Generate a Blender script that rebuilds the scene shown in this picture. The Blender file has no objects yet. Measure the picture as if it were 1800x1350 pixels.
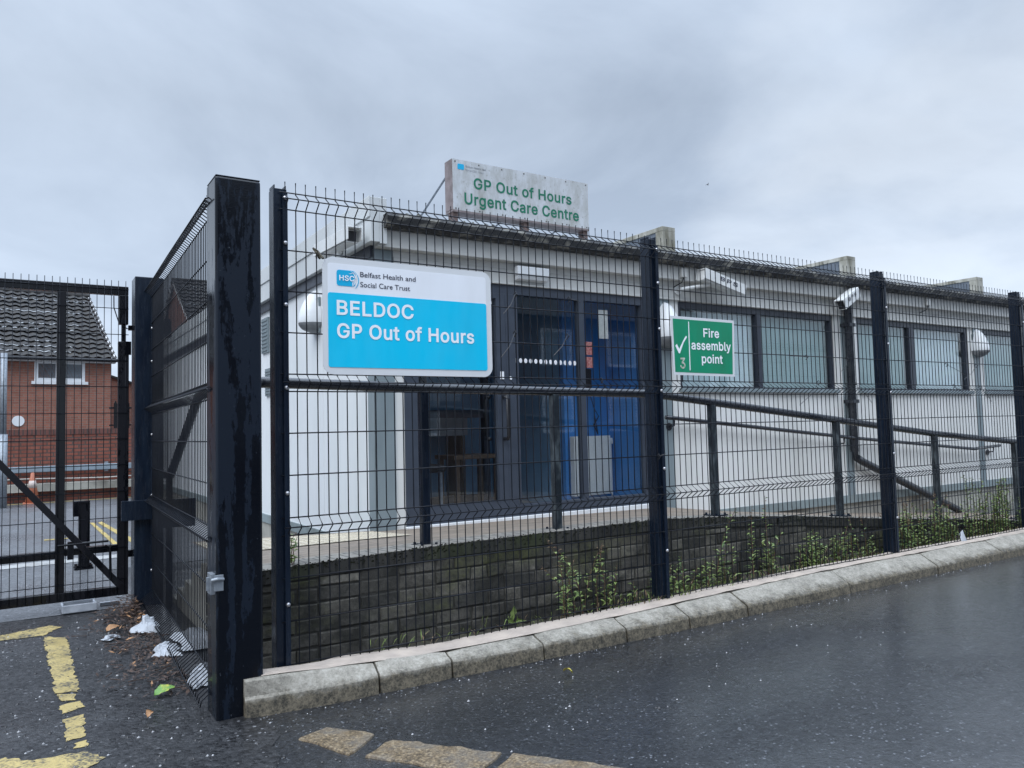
import bpy, math, random
import mathutils
from mathutils import Vector, Matrix
random.seed(7)
S = bpy.context.scene
COL = S.collection
R = math.radians

# ------------------------------------------------------------------ camera
cam = bpy.data.cameras.new('camera'); camo = bpy.data.objects.new('camera', cam); COL.objects.link(camo)
yaw, pitch, roll = 0.56860, 0.05711, -0.02447
fw = Vector((math.sin(yaw)*math.cos(pitch), math.cos(yaw)*math.cos(pitch), math.sin(pitch)))
r0 = Vector((math.cos(yaw), -math.sin(yaw), 0)); u0 = r0.cross(fw)
rr = r0*math.cos(roll)+u0*math.sin(roll); uu = rr.cross(fw)
mw = Matrix((( rr.x, uu.x, -fw.x, -1.0558), (rr.y, uu.y, -fw.y, -3.709), (rr.z, uu.z, -fw.z, 1.0803), (0, 0, 0, 1)))
camo.matrix_world = mw
cam.sensor_width = 36; cam.lens = 27.315; cam.clip_start = 0.05; cam.clip_end = 600
S.camera = camo

# ------------------------------------------------------------------ sky, sun, exposure
SUN_EL, SUN_AZ = R(48), R(-118)          # azimuth measured from +Y towards +X: light comes from the left
world = bpy.data.worlds.new("World"); S.world = world; world.use_nodes = True
nt = world.node_tree; nt.nodes.clear()
def wn(t, **k):
    n = nt.nodes.new(t)
    for a, b in k.items(): setattr(n, a, b)
    return n
out = wn('ShaderNodeOutputWorld'); mix = wn('ShaderNodeMixShader'); mix.inputs[0].default_value = .94
sky = wn('ShaderNodeTexSky', sky_type='NISHITA', sun_disc=False, sun_elevation=SUN_EL, sun_rotation=SUN_AZ)
bg1 = wn('ShaderNodeBackground'); bg1.inputs[1].default_value = .10
bg2 = wn('ShaderNodeBackground'); bg2.inputs[1].default_value = 1.0
nt.links.new(sky.outputs[0], bg1.inputs[0])
tc = wn('ShaderNodeTexCoord'); sep = wn('ShaderNodeSeparateXYZ'); nt.links.new(tc.outputs['Generated'], sep.inputs[0])
def wm(op, a, b):
    n = wn('ShaderNodeMath', operation=op)
    for i, v in enumerate((a, b)):
        if isinstance(v, (int, float)): n.inputs[i].default_value = v
        elif v is not None: nt.links.new(v, n.inputs[i])
    return n.outputs[0]
zc = wm('ADD', wm('MAXIMUM', sep.outputs[2], 0.0), .22)
px, py = wm('DIVIDE', sep.outputs[0], zc), wm('DIVIDE', sep.outputs[1], zc)
cmb = wn('ShaderNodeCombineXYZ'); nt.links.new(px, cmb.inputs[0]); nt.links.new(py, cmb.inputs[1])
n1 = wn('ShaderNodeTexNoise'); n1.inputs['Scale'].default_value = .9; n1.inputs['Detail'].default_value = 7; n1.inputs['Roughness'].default_value = .56; n1.inputs['Distortion'].default_value = .5
nt.links.new(cmb.outputs[0], n1.inputs['Vector'])
rmp = wn('ShaderNodeValToRGB'); nt.links.new(n1.outputs[0], rmp.inputs[0])
rmp.color_ramp.elements[0].position = .36; rmp.color_ramp.elements[0].color = (.31, .372, .468, 1)
rmp.color_ramp.elements[1].position = .64; rmp.color_ramp.elements[1].color = (.49, .57, .685, 1)
g = wn('ShaderNodeValToRGB'); nt.links.new(sep.outputs[2], g.inputs[0])   # overcast sky: brighter overhead than near the horizon
e = g.color_ramp.elements
e[0].position = 0; e[0].color = (.37, .37, .37, 1); e[1].position = 1; e[1].color = (1.45, 1.45, 1.45, 1)
for p, v in ((.18, .33), (.38, .27), (.50, .31), (.60, .74), (.8, 1.34)):
    q = g.color_ramp.elements.new(p); q.color = (v, v, v, 1)
dv = wn('ShaderNodeVectorMath', operation='DOT_PRODUCT'); nrmv = wn('ShaderNodeVectorMath', operation='NORMALIZE'); nt.links.new(tc.outputs['Generated'], nrmv.inputs[0])
nt.links.new(nrmv.outputs[0], dv.inputs[0]); dv.inputs[1].default_value = (.847, .465, .257)     # thin bright break in the cloud, low to the right
n2 = wn('ShaderNodeTexNoise'); n2.inputs['Scale'].default_value = 2.2; n2.inputs['Detail'].default_value = 5; nt.links.new(cmb.outputs[0], n2.inputs['Vector'])
brk = wn('ShaderNodeValToRGB'); nt.links.new(wm('ADD', dv.outputs['Value'], wm('MULTIPLY', wm('SUBTRACT', n2.outputs[0], .5), .09)), brk.inputs[0])
brk.color_ramp.elements[0].position = .966; brk.color_ramp.elements[0].color = (0, 0, 0, 1); brk.color_ramp.elements[1].position = 1.0; brk.color_ramp.elements[1].color = (.42, .42, .42, 1)
brm = wn('ShaderNodeMixRGB'); nt.links.new(brk.outputs[0], brm.inputs[0]); nt.links.new(rmp.outputs[0], brm.inputs[1]); brm.inputs[2].default_value = (.66, .71, .77, 1)
mlt = wn('ShaderNodeMixRGB', blend_type='MULTIPLY'); mlt.inputs[0].default_value = 1
nt.links.new(brm.outputs[0], mlt.inputs[1]); nt.links.new(g.outputs[0], mlt.inputs[2])
nt.links.new(mlt.outputs[0], bg2.inputs[0]); bg2.inputs[1].default_value = 2.95
nt.links.new(bg1.outputs[0], mix.inputs[1]); nt.links.new(bg2.outputs[0], mix.inputs[2]); nt.links.new(mix.outputs[0], out.inputs[0])

sl = bpy.data.lights.new('sun', 'SUN'); sl.energy = .9; sl.angle = R(45); sl.color = (1, .97, .93)
so = bpy.data.objects.new('sun', sl); COL.objects.link(so)
sd = Vector((math.sin(SUN_AZ)*math.cos(SUN_EL), math.cos(SUN_AZ)*math.cos(SUN_EL), math.sin(SUN_EL)))
so.rotation_euler = sd.to_track_quat('Z', 'Y').to_euler()
S.view_settings.view_transform = 'Standard'; S.view_settings.look = 'None'; S.view_settings.exposure = 0.70; S.view_settings.gamma = 1

# ------------------------------------------------------------------ materials
class NT:
    def __init__(s, name):
        s.m = bpy.data.materials.new(name); s.m.use_nodes = True
        s.t = s.m.node_tree; s.b = s.t.nodes['Principled BSDF']; s.o = s.t.nodes['Material Output']
        s.tc = s.n('ShaderNodeTexCoord')
    def n(s, t, **k):
        q = s.t.nodes.new(t)
        for a, b in k.items(): setattr(q, a, b)
        return q
    def l(s, a, b): s.t.links.new(a, b)
    def map(s, scale=(1, 1, 1), src=None):
        q = s.n('ShaderNodeMapping'); q.inputs['Scale'].default_value = scale
        s.l(src or s.tc.outputs['Object'], q.inputs[0]); return q.outputs[0]
    def noise(s, vec, scale, detail=4, rough=.55, dist=0):
        q = s.n('ShaderNodeTexNoise'); s.l(vec, q.inputs['Vector'])
        q.inputs['Scale'].default_value = scale; q.inputs['Detail'].default_value = detail
        q.inputs['Roughness'].default_value = rough; q.inputs['Distortion'].default_value = dist
        return q.outputs[0]
    def ramp(s, fac, stops):
        q = s.n('ShaderNodeValToRGB'); s.l(fac, q.inputs[0]); el = q.color_ramp.elements
        f = lambda c: (c, c, c, 1) if isinstance(c, (int, float)) else (*c, 1)
        el[0].position, el[0].color = stops[0][0], f(stops[0][1]); el[1].position, el[1].color = stops[-1][0], f(stops[-1][1])
        for p, c in stops[1:-1]: k = el.new(p); k.color = f(c)
        return q.outputs[0]
    def mix(s, fac, a, b, mode='MIX'):
        q = s.n('ShaderNodeMixRGB', blend_type=mode)
        for i, v in enumerate((fac, a, b)):
            if isinstance(v, (int, float)): q.inputs[i].default_value = v if i == 0 else (v, v, v, 1)
            elif isinstance(v, tuple): q.inputs[i].default_value = (*v, 1)
            else: s.l(v, q.inputs[i])
        return q.outputs[0]
    def math(s, op, a, b=0.0):
        q = s.n('ShaderNodeMath', operation=op)
        for i, v in enumerate((a, b)):
            if isinstance(v, (int, float)): q.inputs[i].default_value = v
            else: s.l(v, q.inputs[i])
        return q.outputs[0]
    def col(s, v):
        if isinstance(v, tuple): s.b.inputs['Base Color'].default_value = (*v, 1)
        else: s.l(v, s.b.inputs['Base Color'])
    def rough(s, v):
        if isinstance(v, (int, float)): s.b.inputs['Roughness'].default_value = v
        else: s.l(v, s.b.inputs['Roughness'])
    def bump(s, h, st, dist=.01):
        q = s.n('ShaderNodeBump'); s.l(h, q.inputs['Height']); q.inputs['Strength'].default_value = st; q.inputs['Distance'].default_value = dist
        s.l(q.outputs[0], s.b.inputs['Normal'])
    def facing(s):   # planar coordinates for upright faces of either direction: (along, height)
        o = s.n('ShaderNodeSeparateXYZ'); s.l(s.tc.outputs['Object'], o.inputs[0])
        g_ = s.n('ShaderNodeNewGeometry'); nn = s.n('ShaderNodeSeparateXYZ'); s.l(g_.outputs['True Normal'], nn.inputs[0])
        side = s.math('GREATER_THAN', s.math('ABSOLUTE', nn.outputs[0]), .7)
        top = s.math('GREATER_THAN', s.math('ABSOLUTE', nn.outputs[2]), .7)
        a = s.mix(side, o.outputs[0], o.outputs[1]); b = s.mix(top, o.outputs[2], o.outputs[1])
        c = s.n('ShaderNodeCombineXYZ'); s.l(a, c.inputs[0]); s.l(b, c.inputs[1]); return c.outputs[0]

def plain(name, c1, c2=None, scale=6, r1=.5, r2=None, bump=0, bscale=60, stretch=(1, 1, 1), lo=.35, hi=.65, metal=0, spec=.5):
    t = NT(name); v = t.map(stretch); n = t.noise(v, scale, 6)
    t.col(t.ramp(n, ((lo, c1), (hi, c2 or tuple(x*.85 for x in c1)))))
    t.rough(t.ramp(t.noise(v, scale*2.3, 3), ((.35, r1), (.65, r2 if r2 is not None else r1+.08))))
    if bump: t.bump(t.noise(t.map(), bscale, 3), bump)
    t.b.inputs['Metallic'].default_value = metal; t.b.inputs['Specular IOR Level'].default_value = spec
    return t.m

def steel_paint(name, c, dark=(.0025, .003, .005), wetlo=.10, wethi=.34):
    t = NT(name); v = t.map((7, 7, .75)); n = t.mix(.22, t.noise(v, 1.15, 4, .6, .6), t.noise(t.map((1, 1, .35)), 55, 5, .7))
    d = t.ramp(n, ((.485, 0.0), (.505, 1.0)))
    fine = t.noise(t.map(), 85, 3); sp = t.ramp(fine, ((.71, 0.0), (.75, 1.0)))
    base = t.mix(d, c, dark); base = t.mix(t.math('MULTIPLY', sp, .30), base, (.14, .16, .19))
    t.col(base); t.rough(t.ramp(n, ((.48, wethi), (.51, wetlo))))
    t.bump(t.noise(t.map(), 140, 2), .05, .004)
    t.b.inputs['Specular IOR Level'].default_value = .32
    return t.m

def brick(name, cols, mortar, w=.225, h=.075, mo=.011, bump=.6, moss=None, dirt=0.3, offs=(0, 0, 0)):
    t = NT(name); f = t.facing()
    b = t.n('ShaderNodeTexBrick'); mp = t.n('ShaderNodeMapping'); mp.inputs['Location'].default_value = offs; t.l(f, mp.inputs[0])
    wob = t.noise(t.map(), 9, 2); vv = t.n('ShaderNodeVectorMath', operation='MULTIPLY_ADD')
    t.l(t.n('ShaderNodeCombineXYZ').outputs[0], vv.inputs[0])
    t.l(mp.outputs[0], b.inputs['Vector'])
    b.inputs['Scale'].default_value = 1; b.inputs['Brick Width'].default_value = w; b.inputs['Row Height'].default_value = h
    b.inputs['Mortar Size'].default_value = mo; b.inputs['Mortar Smooth'].default_value = .25; b.inputs['Bias'].default_value = -.1
    b.inputs['Color1'].default_value = (*cols[0], 1); b.inputs['Color2'].default_value = (*cols[1], 1); b.inputs['Mortar'].default_value = (*mortar, 1)
    n = t.noise(t.map(), 3.2, 8, .65); n2 = t.noise(t.map(), 35, 4)
    c = t.mix(t.ramp(n, ((.42, 0.0), (.62, dirt))), b.outputs[0], tuple(x*.45 for x in cols[0]), 'MIX')
    c = t.mix(.35, c, t.ramp(n2, ((.3, .25), (.7, 1.0))), 'MULTIPLY')
    if moss:
        m2 = t.noise(t.map((1, 1, 1)), 2.1, 6, .7)
        c = t.mix(t.ramp(m2, ((.52, 0.0), (.66, .65))), c, moss)
    t.col(c); t.rough(t.ramp(n, ((.3, .55), (.7, .85))))
    h_ = t.mix(.4, t.ramp(b.outputs['Fac'], ((0, 1.0), (1, 0.0))), n2)
    t.bump(h_, bump, .012)
    return t.m

def glass_mat(name, tint, rough=.02):
    t = NT(name); t.t.nodes.remove(t.b)
    ge = t.n('ShaderNodeNewGeometry'); dp_ = t.n('ShaderNodeVectorMath', operation='DOT_PRODUCT'); t.l(ge.outputs['Normal'], dp_.inputs[0]); t.l(ge.outputs['Incoming'], dp_.inputs[1])
    fz = t.math('ADD', .04, t.math('MULTIPLY', .96, t.math('POWER', t.math('SUBTRACT', 1.0, t.math('ABSOLUTE', dp_.outputs['Value'])), 5.0)))
    gl = t.n('ShaderNodeBsdfGlossy'); gl.inputs['Roughness'].default_value = rough
    tr = t.n('ShaderNodeBsdfTransparent'); tr.inputs[0].default_value = (*tint, 1)
    mx = t.n('ShaderNodeMixShader'); f2 = fz
    t.l(t.math('MULTIPLY', f2, 1.9), mx.inputs[0]); t.l(tr.outputs[0], mx.inputs[1]); t.l(gl.outputs[0], mx.inputs[2]); t.l(mx.outputs[0], t.o.inputs[0])
    return t.m

def asphalt(name, c1, c2, wet=(.18, .5), chips=.3, glint_col=(.30, .32, .36), bump=.5, puddle=.9, vs=55, film=0.0):  # chips: share of pale stones whose colour carries the wet glints
    t = NT(name); o = t.map()
    big = t.noise(o, puddle, 4, .6, .4); fine = t.noise(o, 130, 3, .6); med = t.noise(o, 24, 4, .65)
    v = t.n('ShaderNodeTexVoronoi'); t.l(t.map((1, 1, 1)), v.inputs['Vector']); v.inputs['Scale'].default_value = vs
    hs = t.n('ShaderNodeSeparateColor'); t.l(v.outputs['Color'], hs.inputs[0])
    base = t.ramp(t.mix(.4, t.mix(.5, med, fine), hs.outputs[2]), ((.3, c1), (.7, c2)))
    near = t.math('LESS_THAN', v.outputs['Distance'], t.math('ADD', .14, t.math('MULTIPLY', hs.outputs[1], .28))); pick = t.math('GREATER_THAN', hs.outputs[0], 1-chips)  # pale aggregate cells: glints of wet stone put into the base colour
    patch = t.ramp(t.noise(o, 1.3, 5, .6), ((.36, .12), (.58, 1.0)))
    glint_chip = t.math('MULTIPLY', t.math('MULTIPLY', near, pick), patch)
    shade = t.mix(hs.outputs[1], tuple(x*.30 for x in glint_col), glint_col)
    base = t.mix(t.math('MULTIPLY', glint_chip, .9), base, shade)
    t.col(base)
    t.rough(t.ramp(t.mix(.25, big, med), ((.40, wet[1]), (.60, wet[0]))))
    if film:      # standing film of rain water in broad streaks along the road
        ox = t.n('ShaderNodeSeparateXYZ'); t.l(o, ox.inputs[0])     # the road falls away from the kerb: water gathers out there
        lie = t.ramp(t.math('MULTIPLY', t.math('ADD', t.math('MULTIPLY', ox.outputs[0], .5), t.math('MULTIPLY', ox.outputs[1], -1.0)), .25), ((.15, 0.0), (.85, .16)))
        wm_ = t.ramp(t.math('ADD', t.mix(.2, t.noise(t.map((.38, 1.0, 1)), .95, 5, .62, .6), med), lie), ((.46, .0), (.60, 1.0)))
        t.l(t.math('MULTIPLY', wm_, film), t.b.inputs['Coat Weight']); t.b.inputs['Coat Roughness'].default_value = .17; t.b.inputs['Coat IOR'].default_value = 1.85
        nb = t.n('ShaderNodeBump'); t.l(t.mix(.3, t.noise(o, 55, 3, .6), fine), nb.inputs['Height']); nb.inputs['Strength'].default_value = .38; nb.inputs['Distance'].default_value = .005; t.l(nb.outputs[0], t.b.inputs['Coat Normal'])
    h = t.mix(.45, fine, t.ramp(v.outputs['Distance'], ((0.0, 1.0), (.6, 0.0)))); t.bump(h, bump, .010)
    t.b.inputs['Specular IOR Level'].default_value = .38
    return t.m

def worn_paint(name, c, wear=(.44, .54), under=(.03, .032, .036)):
    t = NT(name); o = t.map(); n = t.mix(.45, t.noise(o, 5, 6, .7), t.noise(o, 60, 4, .6))
    f = t.ramp(n, ((wear[0], 1.0), (wear[1], 0.0)))
    t.col(t.mix(f, under, t.mix(t.ramp(t.noise(o, 14, 4), ((.35, 0.0), (.7, .5))), c, tuple(x*.6 for x in c))))
    t.rough(t.ramp(t.noise(o, 3, 3), ((.4, .3), (.6, .6)))); t.bump(t.noise(o, 120, 3), .4, .004)
    return t.m

NAVY = plain('navy_black_paint', (.005, .009, .018), (.010, .017, .030), 5, .14, .32, .05, 120, (5, 5, .6), spec=.35)
GPOST = steel_paint('rain_streaked_navy_paint', (.0055, .0100, .019), (.0028, .0042, .0075))
WIRE = plain('black_wire_coating', (.004, .005, .009), (.007, .009, .014), 20, .35, .5, spec=.25)
GATEB = steel_paint('gate_black_paint', (.006, .006, .009))
RAILM = plain('worn_dark_rail_paint', (.010, .012, .018), (.03, .033, .04), 30, .10, .22, .04, 90, (1, 1, .6), .45, .72, spec=.7)
RPOST = plain('flaking_rail_post_paint', (.012, .018, .024), (.09, .11, .12), 22, .3, .5, .3, 80, (1, 1, .35), .46, .68)
BOLT = plain('zinc_bolt', (.5, .5, .52), (.3, .3, .32), 60, .3, metal=.8)
GALV = plain('galvanised_steel', (.30, .33, .36), (.2, .22, .25), 30, .4, .6, metal=.5)
ENDW = plain('white_wall_panel', (.72, .74, .75), (.64, .67, .67), 2.2, .5, .6, .03, 40, (1, 1, .35), .4, .75)
FRONTW = plain('stained_white_panel', (.74, .74, .72), (.58, .58, .55), 2.6, .5, .65, .04, 40, (1, 1, .14), .38, .78)
FASC = plain('stained_fascia', (.58, .58, .56), (.44, .44, .42), 2.4, .5, .7, .05, 40, (.6, 1, 1.8), .3, .72)
VERGE = plain('pale_grey_verge', (.56, .58, .58), (.50, .52, .52), 2.0, .45, .6, 0, 40, (1, 1, .6))
TRIM = plain('grey_green_trim', (.22, .265, .285), (.17, .21, .225), 5, .4, .55, 0, 40, (1, 1, .2))
PLIN = plain('grey_plinth_panel', (.24, .29, .30), (.18, .21, .21), 4, .45, .6, .05, 60)
CONC = plain('stained_concrete_base', (.36, .35, .31), (.14, .13, .11), 2.4, .75, .9, .3, 50, (1, 1, .7), .4, .7)
FRAME = plain('slate_grey_aluminium', (.050, .062, .085), (.042, .052, .072), 8, .32, .42)
WFRAME = plain('dark_window_frame', (.035, .042, .058), (.025, .03, .045), 8, .3, .4)
GUTT = plain('mossy_black_gutter', (.025, .026, .028), (.22, .21, .18), 16, .5, .8, .3, 60, (.5, 1, 1), .5, .68)
UPST = plain('weathered_upstand_face', (.42, .41, .36), (.16, .15, .11), 7, .6, .8, .1, 50, (1, 1, .4), .4, .66)
UPSD = plain('dark_grey_cladding', (.13, .15, .18), (.10, .12, .145), 10, .4, .5)
ROOFM = plain('grey_roof_sheet', (.30, .32, .34), (.22, .24, .25), 2, .4, .6)
SIGNW = plain('white_sign_face', (.80, .82, .86), (.72, .735, .76), 5, .3, .45, 0, 40, (1, 1, .25), .4, .8)
SIGNB = plain('sign_border_pale_grey', (.66, .67, .68), (.62, .63, .64), 4, .4, .5)
CYAN = plain('cyan_sign_vinyl', (.0, .53, .80), (.01, .47, .71), 5, .28, .45, 0, 40, (1, 1, .25), .42, .8)
LOGOB = plain('logo_blue', (.0, .40, .68), (.0, .38, .64), 4, .35)
NAVYT = plain('navy_lettering', (.012, .014, .04), (.016, .018, .045), 9, .4)
WHITEL = plain('white_lettering', (.86, .87, .89), (.82, .83, .85), 9, .4)
GREENS = plain('safety_green', (.0, .25, .125), (.005, .20, .095), 9, .3, .5, 0, 40, (1, 1, .3), .4, .75)
GREENL = plain('faded_green_lettering', (.0, .165, .09), (.01, .13, .075), 30, .45)
LICH = NT('lichened_white_board')
_v = LICH.map((1, 1, .4)); _a = LICH.noise(_v, 6, 8, .7); _b = LICH.noise(LICH.map((1, 1, .7)), 40, 4, .7)
_c = LICH.mix(LICH.ramp(_a, ((.42, 0.0), (.66, .7))), (.54, .56, .58), (.27, .265, .225))
_c = LICH.mix(LICH.ramp(_b, ((.58, 0.0), (.68, .5))), _c, (.22, .21, .17))
LICH.col(_c); LICH.rough(.5); LICH = LICH.m
SIGNF = plain('faded_pinkish_brown_metal', (.24, .20, .20), (.15, .12, .115), 14, .5, .7)
RUSTB = plain('rusty_brown_steel', (.14, .095, .085), (.075, .05, .045), 18, .55, .75)
PLASW = plain('white_plastic', (.74, .76, .78), (.68, .70, .71), 5, .3, .4)
PLASG = plain('smoked_lens', (.20, .21, .22), (.13, .14, .15), 12, .3, .45)
CCTVW = plain('white_camera_casing', (.70, .71, .70), (.60, .61, .60), 9, .3, .45)
BLK = plain('black_plastic', (.012, .013, .016), (.02, .021, .025), 12, .3, .45)
PIPE = plain('black_downpipe', (.012, .015, .022), (.03, .034, .042), 9, .25, .4)
GLASSD = glass_mat('door_glass', (.95, .97, .985))
GLASSW = glass_mat('window_glass', (.95, .98, .985))
BLINDP = plain('reflection_paled_blind', (.72, .80, .82), (.66, .75, .78), 3, .7)  # paler copy of the blind: reflection on the pane put into its colour
BLINDT = plain('teal_blind_fabric', (.34, .46, .46), (.29, .41, .41), 3, .7)
BLUEW = plain('blue_lobby_wall', (.042, .225, .56), (.038, .205, .51), 2, .5)
LOBF = plain('lobby_floor', (.26, .28, .30), (.20, .22, .24), 8, .3)
LOBC = plain('lobby_ceiling', (.6, .6, .6), (.5, .5, .5), 4, .7)
RADW = plain('white_radiator_enamel', (.78, .78, .76), (.72, .72, .70), 4, .35)
WOOD = plain('brown_wood', (.10, .065, .04), (.07, .045, .028), 14, .4, .5, 0, 40, (1, 6, 1))
REDN = plain('red_notice', (.26, .045, .045), (.42, .22, .20), 70, .5)
PAPERN = plain('pinned_paper', (.66, .64, .58), (.55, .54, .50), 30, .6)
RETB = NT('grimy_old_brick')
_o = RETB.map(); _g = RETB.n('ShaderNodeNewGeometry'); _r = RETB.ramp(_g.outputs['Random Per Island'], ((0, (.045, .043, .038)), (.35, (.075, .070, .060)), (.7, (.115, .105, .088)), (1, (.19, .175, .145))))
_a = RETB.noise(_o, 2.4, 7, .72, .4); _b = RETB.noise(_o, 28, 6, .75); _m = RETB.noise(RETB.map((1, 1, 1.3)), 1.6, 7, .7)
_c = RETB.mix(.75, _r, RETB.ramp(_b, ((.30, .25), (.52, .9), (.72, 1.45))), 'MULTIPLY')
_c = RETB.mix(RETB.ramp(_a, ((.46, 0.0), (.60, .85))), _c, (.016, .016, .013))
_c = RETB.mix(RETB.math('MULTIPLY', RETB.ramp(_m, ((.50, 0.0), (.62, .6))), RETB.ramp(_b, ((.4, .2), (.6, 1.0)))), _c, (.085, .092, .022))
RETB.col(_c); RETB.rough(.8); RETB.bump(_b, .8, .012); RETB = RETB.m
MORT = plain('dark_mortar', (.030, .029, .026), (.055, .052, .044), 18, .9, .95, .5, 60)
COPB = brick('weathered_coping_brick', ((.30, .275, .235), (.22, .20, .175)), (.07, .065, .055), w=.075, h=.23, mo=.006, bump=.3, dirt=.6)
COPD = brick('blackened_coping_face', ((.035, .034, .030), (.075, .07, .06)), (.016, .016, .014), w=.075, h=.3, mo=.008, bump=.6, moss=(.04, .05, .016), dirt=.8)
PAV = brick('landing_pavers', ((.29, .23, .175), (.22, .18, .14)), (.14, .12, .10), w=.6, h=.1, mo=.006, bump=.35, dirt=.35)
TACT = plain('buff_tactile_slab', (.50, .44, .33), (.40, .35, .27), 9, .6, .8, .2)
KERB = NT('weathered_kerb_concrete')
_o = KERB.map(); _n = KERB.noise(_o, 4, 8, .7); _f = KERB.mix(.5, KERB.noise(_o, 22, 6, .8), KERB.noise(_o, 75, 4, .8)); _s = KERB.n('ShaderNodeSeparateXYZ'); KERB.l(KERB.tc.outputs['Object'], _s.inputs[0])
_c = KERB.ramp(KERB.mix(.7, _n, _f), ((.40, (.13, .12, .10)), (.5, (.27, .25, .21)), (.62, (.41, .385, .335))))
_d = KERB.math('ADD', KERB.math('MULTIPLY', KERB.noise(_o, 9, 7, .75), .15), _s.outputs[2])     # splash-dirt band on the lower face
_m = KERB.ramp(_d, ((.135, .95), (.175, 0.0)))
KERB.col(KERB.mix(_m, _c, KERB.mix(KERB.ramp(_f, ((.42, 0.0), (.58, 1.0))), (.020, .018, .013), (.15, .125, .085))))
KERB.rough(.75); KERB.bump(_f, .35, .008); KERB = KERB.m
STRIP = plain('buff_concrete_haunch', (.47, .395, .33), (.36, .305, .26), 8, .8, .9, .35, 70)
SOIL = plain('dark_soil', (.03, .026, .02), (.06, .055, .035), 9, .85, .95, .8, 40)
ROADM = asphalt('wet_asphalt_road', (.007, .0075, .009), (.026, .028, .032), (.26, .55), .24, (.19, .20, .22), .65, .8, 72, 1.0)
YARDM = asphalt('damp_asphalt_yard', (.07, .073, .078), (.14, .145, .155), (.22, .55), .2, (.4, .4, .42), .4, .5)
YELL = worn_paint('worn_yellow_paint', (.43, .33, .125), (.48, .60))
YELL2 = worn_paint('old_yellow_line', (.50, .37, .10), (.5, .66), (.12, .12, .125))
PALES = worn_paint('pale_concrete_strip', (.38, .38, .37), (.5, .7), (.16, .165, .17))
SETT = NT('tan_stone_sett')
_o = SETT.map(); _n = SETT.noise(_o, 85, 5, .8); _q = SETT.noise(_o, 9, 6, .7)
_c = SETT.ramp(SETT.mix(.35, _n, _q), ((.40, (.035, .026, .016)), (.51, (.19, .135, .075)), (.62, (.44, .35, .225))))
SETT.col(SETT.mix(SETT.ramp(_q, ((.46, 0.0), (.64, .7))), _c, (.06, .06, .062))); SETT.rough(.45); SETT.bump(_n, .6, .008); SETT = SETT.m
HBRK = brick('orange_house_brick', ((.35, .125, .08), (.26, .09, .058)), (.26, .18, .14), mo=.012, bump=.2, dirt=.2)
BBRK = brick('red_boundary_brick', ((.30, .09, .055), (.21, .06, .04)), (.085, .06, .05), mo=.014, bump=.3, dirt=.35)
TILE = plain('grey_brown_roof_tile', (.022, .022, .024), (.036, .033, .029), 5, .75, .9, .2, 40)
UPVC = plain('white_window_upvc', (.76, .77, .78), (.7, .71, .72), 5, .4)
SKYGLASS = plain('house_glass_painted_sky', (.26, .30, .33), (.2, .23, .26), 2, .06, .1)  # pale grey-blue base colour stands in for reflected sky
CONE = plain('orange_cone_plastic', (.45, .15, .08), (.36, .12, .065), 9, .45)
BAND = plain('pale_cone_band', (.6, .5, .45), (.5, .42, .38), 9, .45)
BARR = plain('blue_grey_guardrail', (.25, .30, .345), (.2, .245, .28), 9, .4)
LEAFG = plain('weed_leaf_green', (.17, .25, .055), (.30, .37, .13), 14, .45, .6)
LEAFD = plain('weed_leaf_dark', (.08, .15, .035), (.15, .22, .07), 14, .45, .6)
LEAFR = plain('dry_seed_head', (.26, .16, .11), (.36, .28, .17), 20, .6)
STEM = plain('reddish_weed_stem', (.11, .085, .04), (.15, .06, .045), 14, .5)
MOSSM = plain('moss_green', (.045, .06, .015), (.09, .10, .035), 30, .85)
PAPER = plain('white_wet_paper', (.42, .44, .47), (.30, .32, .35), 14, .5, .6, .15, 30)
LITB = plain('brown_leaf_litter', (.022, .013, .010), (.075, .042, .028), 30, .5, .8)
LITO = plain('orange_dead_leaf', (.36, .19, .085), (.24, .12, .05), 30, .5)
LITG = plain('fallen_green_leaf', (.12, .26, .05), (.42, .42, .06), 24, .4, .5, 0, 40, (1, 1, 1), .45, .6)
CHIP = plain('pale_stone_chip', (.42, .42, .43), (.25, .25, .26), 60, .4)
CHID = plain('dark_stone_chip', (.02, .02, .022), (.035, .035, .04), 60, .3)
BIRDM = plain('grey_bird_plumage', (.10, .10, .11), (.2, .2, .21), 20, .6)

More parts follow.
